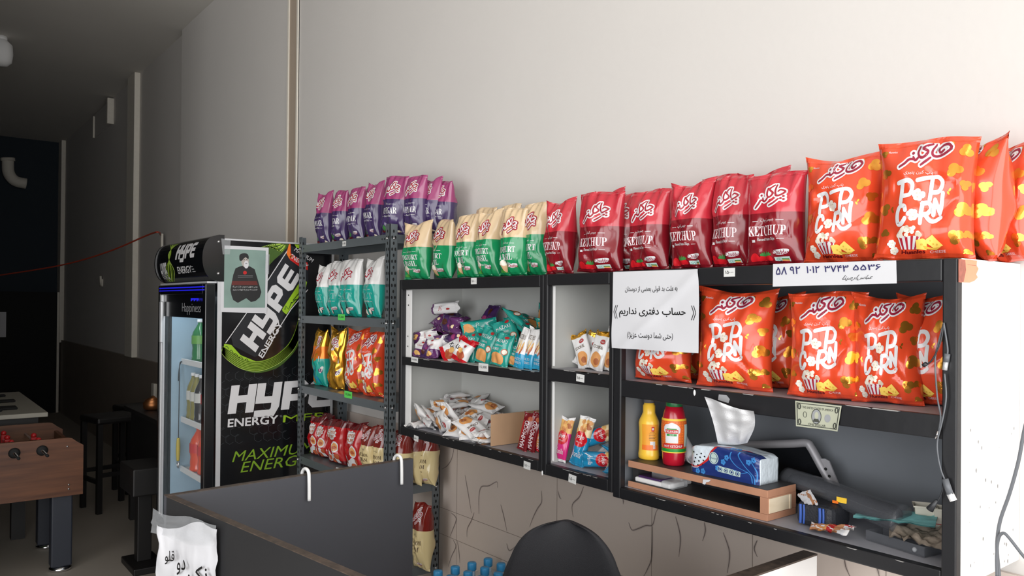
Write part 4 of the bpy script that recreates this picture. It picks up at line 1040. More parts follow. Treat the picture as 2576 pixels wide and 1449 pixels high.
def tomato_pic(a):
    a.ell(-.22, .06, .26, .055, 'tomato', 1, 20); a.ell(-.60, .075, .16, .06, 'tomato', 1, 16)
    for k in range(6): an = PI*(.08+k*.17); a.stroke([(-.2, .105), (-.2+.2*math.cos(an), .105+.035*math.sin(an))], .022, 'leaf', 2, 1)
    a.rect(-.64, .25, -.52, .275, 'print_white', 1)
    a.fill([(.10, .02), (.58, .03), (.57, .095), (.09, .085)], 'sticker_pale', 1); a.rect(.34, .035, .54, .05, 'tomato', 2); a.rect(.34, .05, .54, .063, 'nut_gold', 2); a.rect(.34, .063, .54, .075, 'leaf', 2); a.text('QJ', .15, .26, .045, .075, 'salt_teal', 2)
def basil_pic(a):
    a.fill([(-.8, .04), (-.55, .10), (-.3, .055), (-.1, .02), (-.5, .0)], 'leaf_soft', 1, 3)
    a.fill([(-.62, .16), (-.42, .215), (-.15, .19), (-.18, .14), (-.34, .05)], 'cup_tan', 2, 3); a.fill([(-.62, .16), (-.56, .205), (-.4, .235), (-.22, .21), (-.14, .17), (-.35, .145)], 'corn_white', 3, 3)
def vinegar_pic(a):
    a.fill([(-.66, .11), (-.5, .17), (-.34, .12), (-.5, .06)], 'leaf', 1); a.ell(-.6, .04, .3, .04, 'puff_maroon', 1); a.ell(.55, .035, .3, .045, 'corn_white', 1); a.ell(.6, .03, .12, .025, 'nut_gold', 2)
def salt_pic(a):
    for x in (-.62, .02): a.stroke([(x-.05, .24), (x, .19), (x-.02, .16)], .05, 'hole_dark', 1, 3); a.ell(x+.03, .10, .15, .07, 'hole_dark', 1); a.ell(x+.03, .095, .10, .05, 'corn_white', 2)
def popcorn_art():
    a = Art(); W = 'print_white'
    script(a, HA_S, HA_D, 27, 66, 'script_maroon', 'print_white', HA_T, 1)
    a.text('Hunnles', -.78, -.6, .90, .92, W, 1); a.text(fa('پاپ کرن پنیری'), -.42, .16, .685, .725, W, 1)
    b = Art()
    for st in ([(188, 556), (178, 660), (170, 778)], [(136, 566), (250, 548), (302, 600), (272, 690), (186, 706)], [(524, 528), (512, 640), (500, 750)], [(356, 552), (480, 526), (590, 518), (642, 580), (604, 662), (512, 678)],
               [(232, 856), (214, 812), (160, 822), (138, 900), (150, 986), (192, 988), (228, 940)], [(422, 784), (412, 880), (404, 986)], [(416, 792), (490, 782), (516, 832), (482, 890), (420, 906)], [(452, 900), (510, 962), (574, 966), (636, 930)],
               [(542, 902), (560, 748)], [(560, 752), (626, 888)], [(624, 890), (648, 680)]): b.stroke(st, 46, W, 2, 5)
    a.join(b.map(HA_T))
    def kernel(cx, cy, r, seed):
        R = random.Random(seed)
        for k in range(7): an = k*.9+R.random(); a.ell(cx+r*.6*math.cos(an), cy+r*.22*math.sin(an), r*.46, r*.17, 'corn_white' if k % 3 else 'salt_white', 2, 12)
        a.ell(cx, cy, r*.6, r*.22, 'corn_white', 3, 12)
        for k in range(3): an = k*2.2+R.random(); a.ell(cx+r*.35*math.cos(an), cy+r*.13*math.sin(an), r*.16, r*.04, 'corn_shade', 4, 8)
    kernel(-.10, .52, .135, 1); kernel(-.205, .355, .125, 2)
    kernel(-.64, .13, .09, 3); kernel(-.58, .075, .09, 4)
    # striped tub of popcorn
    tub = [(-.52, .19), (-.02, .19), (-.10, .085), (-.42, .085)]
    a.fill(tub, 'print_white', 1)
    for k in range(4):
        f0, f1 = (k*2+.6)/8, (k*2+1.5)/8
        a.fill([(-.52+.5*f0, .19), (-.52+.5*f1, .19), (-.42+.32*f1, .085), (-.42+.32*f0, .085)], 'stripe_red', 2)
    R = random.Random(8)
    for k in range(26):
        x = R.uniform(-.5, -.04); y = .19+R.random()*.075*(1-((x+.27)/.26)**2)
        a.ell(x, y, .045, .018, 'corn_white' if k % 3 else 'corn_shade', 2+(k % 2), 10)
    a.fill([(-.12, .155), (.02, .165), (.1, .15), (.08, .075), (-.1, .085)], 'cheese', 3); a.fill([(.08, .16), (.2, .195), (.42, .11), (.26, .085), (.08, .13)], 'cheese', 4); a.fill([(.02, .11), (.2, .095), (.38, .1), (.28, .08), (.06, .085)], 'cheese_dark', 5)
    for x, y in ((.0, .12), (.16, .15), (.22, .125), (.3, .12)): a.ell(x, y, .018, .008, 'cheese_dark', 6, 8)
    a.text('Hunnles', -.42, .06, .050, .080, 'puff_maroon', 2, .1, .03); a.text('CHEESE', .14, .46, .055, .074, 'print_soft', 2)
    for x, y, r_ in ((.53, .56, .3), (.5, .535, -.3), (-.66, .42, .4), (-.64, .395, -.3)): a.ell(x, y, .03, .012, 'gold_spot', 1, 8, r_)
    # shiny popped-corn silhouettes toward the sides
    def spot(cx, cy, r, rot=0):
        for dx, dy, rr in ((0, .3, .62), (-.45, -.25, .55), (.45, -.2, .55)):
            a.ell(cx+r*(dx*math.cos(rot)-dy*math.sin(rot)), cy+.363*r*(dx*math.sin(rot)+dy*math.cos(rot)), r*rr, r*rr*.363, 'gold_spot', 0, 14)
    for x, y, r, ro in ((.60, .72, .17, .4), (.82, .60, .12, 1.), (.80, .40, .19, .2), (.66, .18, .17, .9), (.88, .20, .1, 0), (.78, .88, .15, 2.), (.45, .93, .09, 1), (.86, .055, .1, .3), (-.82, .72, .12, .5), (-.84, .42, .14, 1.2), (-.80, .22, .1, 0), (-.86, .9, .08, 1)): spot(x, y, r, ro)
    return a
K = {}
K['vinegar'] = Kind('chip_bag', 'chip bag', .15, .215, .085, [(0, 'indigo'), (.60, 'magenta')], chips_art(.60, 'VINEGAR', 'script_red', 'print_white', 'چیپس سرکه ای', pic=vinegar_pic, soft='print_white'))
K['yoghurt'] = Kind('chip_bag', 'chip bag', .15, .215, .085, [(0, 'basil_green'), (.56, 'cream')], chips_art(.56, 'YOGHURT', 'print_white', 'script_red', 'چیپس ماست و ریحان', '& BASIL', basil_pic))
K['ketchup'] = Kind('chip_bag', 'chip bag', .155, .215, .085, [(0, 'wine_red'), (.565, 'rose_red')], chips_art(.565, 'KETCHUP', 'script_red', 'print_white', 'چیپس کچاپ', pic=tomato_pic))
K['salt'] = Kind('chip_bag', 'chip bag', .15, .23, .085, [(0, 'salt_teal'), (.56, 'salt_white')], chips_art(.56, 'SALT', 'script_red', 'print_white', 'چیپس نمکی', pic=salt_pic, soft='letter_dim'))
K['popcorn'] = Kind('popcorn_bag', 'popcorn bag', .185, .255, .10, [(0, 'pop_orange')], popcorn_art(), wr=1.3)
def foil_art(mt):
    a = Art(); script(a, CH_S[:2]+CH_S[4:], CH_D[1:], 20, 60, 'script_red', 'print_white', CH_T(.60, 1.0), 1)
    R = random.Random(3)
    for k in range(12): a.ell(R.uniform(-.7, .7), R.uniform(.08, .55), R.uniform(.08, .2), R.uniform(.03, .06), ('gold_spot', 'orange_foil', 'salt_white', 'plum', mt)[k % 5], 0, 12, R.uniform(-1, 1))
    return a
K['gold'] = Kind('snack_bag', 'snack bag', .16, .24, .085, [(0, 'gold_foil')], foil_art('gold_foil'), wr=1.9)
K['teal_gold'] = Kind('snack_bag', 'snack bag', .16, .235, .085, [(0, 'salt_teal'), (.5, 'orange_foil'), (.72, 'gold_foil')], foil_art('pack_blue'), wr=1.4)
def puff_art():
    a = Art(); R = random.Random(4)
    pts = []
    for k in range(22): an = 2*PI*k/22; r = 1 if k % 2 else .84; pts.append((-.05+.52*r*math.cos(an), .70+.15*r*math.sin(an)))
    a.fill(pts, 'print_white', 1); a.text('SUPER', -.48, .36, .70, .775, 'biscuit_dark', 2, .05, .03); a.text('PUFF', -.38, .28, .60, .68, 'biscuit_dark', 2, .05, .03); a.text('Chuddes', -.28, .18, .80, .825, 'print_black', 2)
    a.ell(.35, .42, .27, .13, 'print_white', 1); a.ell(.35, .42, .2, .095, 'biscuit', 2); a.ell(.35, .405, .13, .04, 'nut_brown', 3)
    a.fill([(-.8, .25), (-.5, .22), (-.45, .34), (-.3, .2), (0, .24), (.25, .3), (.5, .22), (.6, .05), (.2, .06), (0, .12), (-.3, .03), (-.7, .06)], 'print_white', 1)
    for x, y in ((.5, .2), (-.45, .14), (-.68, .2), (.15, .1)): a.ell(x, y, .17, .065, 'nut_brown', 2)
    a.rect(.3, .01, .62, .05, 'print_white', 2)
    return a
K['puff'] = Kind('puff_bag', 'puff snack bag', .165, .225, .085, [(0, 'puff_maroon'), (.1, 'puff_red'), (.86, 'puff_maroon')], puff_art())
def mush_art():
    a = Art(); script(a, CH_S, CH_D, 17, 44, 'script_red', 'print_white', CH_T(.64, .95), 1)
    a.text(serif('MUSHROOM'), -.62, .56, .40, .47, 'letter_brown', 1); a.text(serif('CREAM'), -.5, .45, .30, .37, 'letter_brown', 1); a.text(serif_italic('Flavored Potato Chips'), -.4, .3, .23, .26, 'letter_brown', 1); a.text(fa('چیپس خامه و قارچ'), -.3, .3, .52, .56, 'letter_brown', 1)
    chuddes(a, .0, .08, .45, .12, 'script_red', 'print_white'); a.ell(-.4, .07, .25, .05, 'almond', 1)
    return a
K['mushroom'] = Kind('chip_bag', 'chip bag', .15, .225, .085, [(0, 'mush_cream'), (.62, 'mush_brown')], mush_art())

def fit(kind, xl, xr, Y, zb, rz, sz, lean):
    """size and x of a bag that stands at depth Y so that it covers the same width as in the photograph"""
    k = K[kind]; X = onY((xl+xr)/2, 700, Y).x; sx = 1.
    for _ in range(8):
        pr = []
        for q in range(24):
            a = 2*PI*q/24; c, s_ = math.cos(a), math.sin(a)
            lx = k.w/2*sx*.95*math.copysign(abs(c)**.75, c); ly = k.t/2*math.copysign(abs(s_)**.75, s_)
            pr.append(proj((X+lx*math.cos(rz)-ly*math.sin(rz), Y+lx*math.sin(rz)+ly*math.cos(rz), zb+k.h*.5))[0])
        a, b = min(pr), max(pr)
        sx = max(.78, min(1.2, sx*(1+((xr-xl)/(b-a)-1)*1.0))); X += onY((xl+xr)/2, 700, Y).x-onY((a+b)/2, 700, Y).x
    return X, sx
def stand(kind, xl, xr, ytop, Y, zb, label, rz=0., k=0, lean=0., roll=0., group=None):
    X, sx = fit(kind, xl, xr, Y, zb, rz, 1, lean)
    top = onY((xl+xr)/2, ytop, Y).z
    sz = max(.72, min(1.25, (top-zb)/K[kind].h))
    return K[kind].make(label, k, (X, Y, zb+.001), (lean, roll, rz), (sx, 1, sz), group)
ZC = ZT+.0035
d2 = math.radians
g = 'vinegar chip bags on top of the rack'
zr = 1.889
for i, (xl, xr, yt, Y, rz, k, ln, rl, lb) in enumerate((
    (790, 843, 487, 1.70, 6, 0, -.02, 0, 'purple vinegar chip bag at the fridge end of the rack top'),
    (830, 884, 482, 1.70, 4, 1, -.02, .02, 'purple vinegar chip bag second from the fridge on the rack top'),
    (872, 926, 474, 1.70, 6, 2, -.02, .0, 'purple vinegar chip bag third from the fridge on the rack top'),
    (914, 968, 462, 1.70, 3, 0, -.03, .03, 'purple vinegar chip bag fourth from the fridge on the rack top'),
    (955, 1028, 446, 1.675, 14, 1, -.03, .05, 'tall tilted purple vinegar chip bag above the front rack post'),
    (1013, 1078, 445, 1.705, 10, 2, -.03, .02, 'purple vinegar chip bag with pointed corner beside the tilted one'),
    (1060, 1110, 452, 1.76, 2, 0, -.02, .03, 'purple vinegar chip bag second from the wall end of the rack top'),
    (1090, 1142, 459, 1.79, -4, 1, -.03, .04, 'purple vinegar chip bag at the wall end of the rack top'),
    (915, 955, 466, 1.80, 0, 2, -.02, 0, 'purple vinegar chip bag mostly hidden behind the fourth one'))):
    stand('vinegar', xl, xr, yt, Y, zr, lb, d2(rz), k, ln, rl, g)
g = 'yoghurt and basil chip bags on the cabinet top'
for xl, xr, yt, Y, rz, k, ln, rl, lb in (
    (1010, 1090, 562, 1.665, 8, 0, -.02, .0, 'cream and green yoghurt chip bag at the rack end of the cabinet top'),
    (1080, 1155, 556, 1.675, -14, 1, -.02, .04, 'cream and green yoghurt chip bag turned away, second from the rack'),
    (1145, 1212, 543, 1.66, 8, 2, -.02, .0, 'cream and green yoghurt chip bag third from the rack'),
    (1198, 1265, 534, 1.662, 6, 0, -.02, .0, 'cream and green yoghurt chip bag fourth from the rack'),
    (1253, 1332, 527, 1.655, 12, 1, -.02, .0, 'cream and green yoghurt chip bag fifth from the rack with the full name'),
    (1318, 1378, 514, 1.70, 3, 2, -.01, .0, 'cream and green yoghurt chip bag tucked behind the first ketchup bag'),
    (1183, 1258, 502, 1.79, 0, 1, -.02, .0, 'yoghurt chip bag standing behind the third and fourth ones'),
    (1252, 1313, 496, 1.80, 0, 2, -.02, .0, 'yoghurt chip bag standing behind the fifth one')):
    stand('yoghurt', xl, xr, yt, Y, ZC, lb, d2(rz), k, ln, rl, g)
g = 'ketchup chip bags on the cabinet top'
for xl, xr, yt, Y, rz, k, ln, rl, lb in (
    (1366, 1452, 507, 1.66, 4, 0, -.02, .0, 'red ketchup chip bag next to the yoghurt bags'),
    (1448, 1572, 487, 1.655, 7, 1, -.02, .02, 'red ketchup chip bag with flared corner, second from the yoghurt bags'),
    (1553, 1606, 492, 1.72, 0, 2, -.01, .0, 'dim red ketchup chip bag squeezed behind the flared one'),
    (1576, 1690, 484, 1.66, 3, 2, -.02, .0, 'red ketchup chip bag above the white notice'),
    (1682, 1800, 462, 1.66, 4, 0, -.02, .0, 'red ketchup chip bag between the notice and the small price tag'),
    (1784, 1902, 447, 1.672, 0, 1, -.02, .0, 'red ketchup chip bag above the small price tag'),
    (1876, 2030, 440, 1.648, 7, 2, -.02, .0, 'red ketchup chip bag next to the first popcorn bag'),
    (1490, 1570, 484, 1.80, 0, 0, -.02, .0, 'red ketchup chip bag behind the flared one near the wall'),
    (1620, 1720, 478, 1.80, 0, 1, -.02, .0, 'red ketchup chip bag at the back above the white notice'),
    (1765, 1850, 446, 1.80, 0, 2, -.02, .0, 'red ketchup chip bag at the back above the small price tag'),
    (1850, 1985, 436, 1.795, 0, 0, -.02, .0, 'red ketchup chip bag at the back beside the popcorn bags')):
    stand('ketchup', xl, xr, yt, Y, ZC, lb, d2(rz), k, ln, rl, g)
g = 'popcorn bags on the cabinet top'
for xl, xr, yt, Y, rz, k, ln, rl, lb in (
    (2022, 2222, 397, 1.665, 9, 0, -.03, .02, 'orange popcorn bag next to the last ketchup bag on the cabinet top'),
    (2205, 2448, 355, 1.66, 18, 1, -.04, .03, 'large orange popcorn bag above the end of the hand lettered number strip'),
    (2408, 2524, 360, 1.775, -42, 2, -.03, .03, 'orange popcorn bag seen from its spotted side behind the large one'),
    (2478, 2592, 368, 1.85, -18, 0, -.02, .02, 'orange popcorn bag by the wall at the bright end of the cabinet')):
    stand('popcorn', xl, xr, yt, Y, ZC, lb, d2(rz), k, ln, rl, g)
g = 'popcorn bags on the charcoal shelf'; zs = 1.3925
for xl, xr, yt, Y, rz, k, ln, rl, lb in (
    (1592, 1745, 762, 1.68, 6, 0, -.03, .0, 'orange popcorn bag half covered by the white notice'),
    (1700, 1800, 742, 1.79, 0, 1, -.02, .0, 'orange popcorn bag at the back between the notice and the next bag'),
    (1752, 1945, 733, 1.675, 12, 2, -.03, .03, 'orange popcorn bag on the shelf just past the white notice'),
    (1900, 2010, 745, 1.785, 0, 0, -.02, .0, 'orange popcorn bag at the back of the shelf above the tissue pack'),
    (1982, 2178, 740, 1.67, 12, 1, -.03, .0, 'orange popcorn bag on the shelf above the banknote'),
    (2150, 2318, 748, 1.70, 16, 2, -.02, .0, 'orange popcorn bag on the shelf beside the one above the banknote'),
    (2283, 2392, 746, 1.76, -8, 0, -.02, .0, 'shaded orange popcorn bag at the cable end of the shelf')):
    stand('popcorn', xl, xr, yt, Y, zs, lb, d2(rz), k, ln, rl, g)
# rack shelves
g = 'salt chip bags on the rack'
for xl, xr, yt, Y, rz, k, lb in ((792, 842, 668, 1.70, 2, 0, 'white and teal salt chip bag by the fridge side post of the rack'), (820, 876, 660, 1.705, 2, 1, 'white and teal salt chip bag second from the fridge'), (850, 918, 655, 1.69, 8, 2, 'white and teal salt chip bag third from the fridge with the clear flank'), (912, 972, 652, 1.70, 0, 0, 'white and teal salt chip bag standing apart by the front rack post')):
    stand('salt', xl, xr, yt, Y, 1.5365, lb, d2(rz), k, -.02, 0, g)
stand('teal_gold', 790, 828, 832, 1.69, 1.1865, 'teal and gold snack bag by the fridge on the third rack shelf', d2(4), 0, -.02, 0)
stand('gold', 820, 876, 830, 1.685, 1.1865, 'crumpled gold foil snack bag on the third rack shelf', d2(8), 1, -.02, .02)
g = 'popcorn bags on the rack'
stand('popcorn', 866, 935, 830, 1.70, 1.1865, 'orange popcorn bag beside the gold bag on the rack', d2(8), 0, -.02, 0, g)
stand('popcorn', 905, 975, 838, 1.685, 1.1865, 'orange popcorn bag next to the front post of the rack', d2(10), 1, -.02, 0, g)
g = 'puff bags on the rack'
for xl, xr, yt, Y, k, lb in ((778, 822, 1048, 1.69, 0, 'red puff bag by the fridge on the fourth rack shelf'), (794, 842, 1056, 1.70, 1, 'red puff bag second from the fridge on the rack'), (820, 882, 1058, 1.685, 2, 'red puff bag third from the fridge on the rack'), (866, 930, 1064, 1.685, 0, 'red puff bag beside the mushroom chip bags on the rack'), (800, 850, 1042, 1.80, 1, 'red puff bag in the back row of the rack')):
    stand('puff', xl, xr, yt, Y, .8335, lb, d2(6), k, -.02, 0, g)
g = 'mushroom chip bags on the rack'
for xl, xr, yt, Y, zb, k, lb in ((905, 960, 1072, 1.69, .8335, 0, 'brown and cream mushroom chip bag next to the puff bags'), (935, 990, 1074, 1.695, .8335, 1, 'brown and cream mushroom chip bag behind the front rack post'),
    (992, 1030, 1085, 1.70, .8335, 2, 'mushroom chip bag just past the front rack post'), (1022, 1062, 1080, 1.76, .8335, 0, 'mushroom chip bag in the gap beside the counter panel'), (1056, 1094, 1078, 1.80, .8335, 1, 'mushroom chip bag nearest the wall on the fourth rack shelf'),
    (1036, 1088, 1268, 1.77, .4835, 2, 'mushroom chip bag on the lower rack shelf beside the counter panel')):
    stand('mushroom', xl, xr, yt, Y, zb, lb, d2(4), k, -.01, 0, g)
# ------------------------------------------------------------------ small wrapped cakes, cookies and bars
def cookie_art():
    a = Art(); a.ell(0, .27, .62, .2, 'biscuit', 1, 18); a.ell(.15, .22, .3, .09, 'biscuit_dark', 2, 12); a.text('COOKIE', -.6, .55, .55, .63, 'letter_brown', 1, .05, .02); a.ell(.35, .74, .3, .06, 'letter_red', 1, 14); a.text('Nadri', .15, .55, .72, .765, 'print_white', 2)
    return a
K['cookie'] = Kind('cookie_packet', 'cookie packet', .085, .115, .026, [(0, 'pack_white')], cookie_art(), nu=14, nv=18, seal=.09, wr=2.2, pinch=.03, back=True)
def plum_art():
    a = Art(); a.ell(-.2, .3, .35, .13, 'choc', 1, 14); a.ell(.3, .55, .3, .1, 'magenta', 1, 14); a.ell(.1, .78, .2, .05, 'almond', 1, 12)
    return a
K['plum'] = Kind('wrapped_cake', 'wrapped cake', .07, .12, .036, [(0, 'plum_dark'), (.45, 'plum')], plum_art(), nu=14, nv=18, seal=.09, wr=2.2, pinch=.03, back=True)
def teal_art():
    a = Art(); a.text('MAZAKI', -.7, .55, .70, .80, 'print_white', 1); a.text('coconut', -.45, .3, .58, .64, 'print_white', 1); a.text('COOKIES', -.8, .05, .45, .53, 'print_white', 1, 0, .02)
    a.ell(-.1, .2, .7, .2, 'biscuit', 1, 18); a.ell(.55, .44, .28, .10, 'nut_brown', 1, 14); a.ell(.55, .44, .22, .075, 'corn_white', 2, 14); a.ell(.35, .88, .2, .045, 'letter_red', 1, 12)
    return a
K['teal'] = Kind('cookie_packet', 'cookie packet', .085, .13, .036, [(0, 'teal_pack')], teal_art(), nu=14, nv=18, seal=.07, wr=1.8, pinch=.03, back=True)
def crois_art(): 
    a = Art(); a.text('CAKE', -.45, .4, .52, .6, 'letter_red', 1); a.ell(.2, .75, .16, .05, 'letter_red', 1, 10); a.ell(-.1, .16, .45, .12, 'nut_gold', 1, 14)
    return a
K['croissant'] = Kind('wrapped_croissant', 'croissant packet', .08, .125, .045, [(0, 'plum'), (.36, 'pack_white')], crois_art(), nu=14, nv=18, seal=.08, wr=2., pinch=.03)
def red_art():
    a = Art(); a.text('Kit', -.7, -.05, .42, .60, 'print_black', 1, .1, .02); a.ell(.25, .30, .5, .17, 'nut_brown', 1, 14); a.ell(.05, .45, .3, .1, 'nut_gold', 2, 12); a.ell(.3, .66, .22, .06, 'letter_red', 1, 10)
    return a
K['red_white'] = Kind('wrapped_cake', 'wrapped cake', .08, .125, .04, [(0, 'pack_red'), (.18, 'pack_white'), (.8, 'pack_red')], red_art(), nu=14, nv=18, seal=.08, wr=2., pinch=.03)
def nut_art():
    a = Art(); a.text('NUTZ PLUS', -.7, .62, .72, .83, 'letter_brown', 1); a.text('SALTED', -.6, .5, .2, .26, 'print_white', 1); a.text('PEANUTS', -.65, .55, .11, .17, 'print_white', 1)
    for x, y, mm in ((-.35, .58, 'almond'), (.05, .6, 'almond'), (.4, .54, 'nut_gold'), (-.45, .48, 'nut_brown'), (-.05, .5, 'nut_gold'), (.3, .44, 'nut_brown')): a.ell(x, y, .3, .055, mm, 1, 12, .4)
    return a
K['nut'] = Kind('nut_packet', 'nut packet', .055, .165, .022, [(0, 'sky_blue'), (.36, 'pack_white')], nut_art(), nu=12, nv=20, seal=.05, wr=1.4, pinch=.02)
def choc_art():
    a = Art(); b = Art(); b.text('MAHMOOD', 0, .72, -.22, .28, 'print_soft', 1, 0, .02); a.join(b.map(lambda x, y: (-y*1.6+.1, .08+x))); a.ell(.35, .86, .4, .06, 'nut_brown', 1, 12); a.ell(-.6, .5, .22, .3, 'letter_red', 0, 14)
    return a
K['choc'] = Kind('chocolate_bar', 'chocolate bar', .05, .14, .024, [(0, 'choc_red')], choc_art(), nu=12, nv=18, seal=.05, wr=1.2, pinch=.02)
K['choc_pale'] = Kind('chocolate_bar', 'chocolate bar', .05, .14, .024, [(0, 'pack_red'), (.12, 'biscuit'), (.6, 'choc_red')], choc_art(), nu=12, nv=18, seal=.05, wr=1.2, pinch=.02)
def jojo_art(bot):
    a = Art(); a.ell(0, .55, .85, .16, 'pack_red', 1, 18); a.text('jojo', -.55, .5, .53, .64, 'print_white', 2, .1, .02); a.text('milky slay', -.45, .35, .46, .5, 'print_white', 2)
    R = random.Random(2)
    for k in range(14): a.ell(R.uniform(-.75, .75), R.uniform(.68, .92), .24, .045, ('biscuit', 'nut_gold', 'biscuit_dark')[k % 3], 1, 10)
    for k in range(5): a.rect(-.8+k*.09, .1+k*.04, -.72+k*.09, .16+k*.04, bot, 1)
    a.text('vanilla', -.5, .6, .18, .3, 'print_white', 1, .2)
    return a
K['pink'] = Kind('biscuit_bar', 'biscuit bar', .06, .165, .026, [(0, 'pack_white'), (.06, 'pack_pink'), (.66, 'nut_gold'), (.94, 'pack_white')], jojo_art('print_white'), nu=12, nv=20, seal=.04, wr=1.3, pinch=.02)
K['blue'] = Kind('biscuit_bar', 'biscuit bar', .06, .17, .028, [(0, 'pack_blue'), (.62, 'almond'), (.93, 'pack_white')], jojo_art('pack_white'), nu=12, nv=20, seal=.05, wr=1.3, pinch=.02, back=True)
K['white_gold'] = Kind('biscuit_packet', 'biscuit packet', .075, .13, .026, [(0, 'pack_white'), (.88, 'gold_foil')], cookie_art(), nu=14, nv=18, seal=.06, wr=2., pinch=.03, back=True)
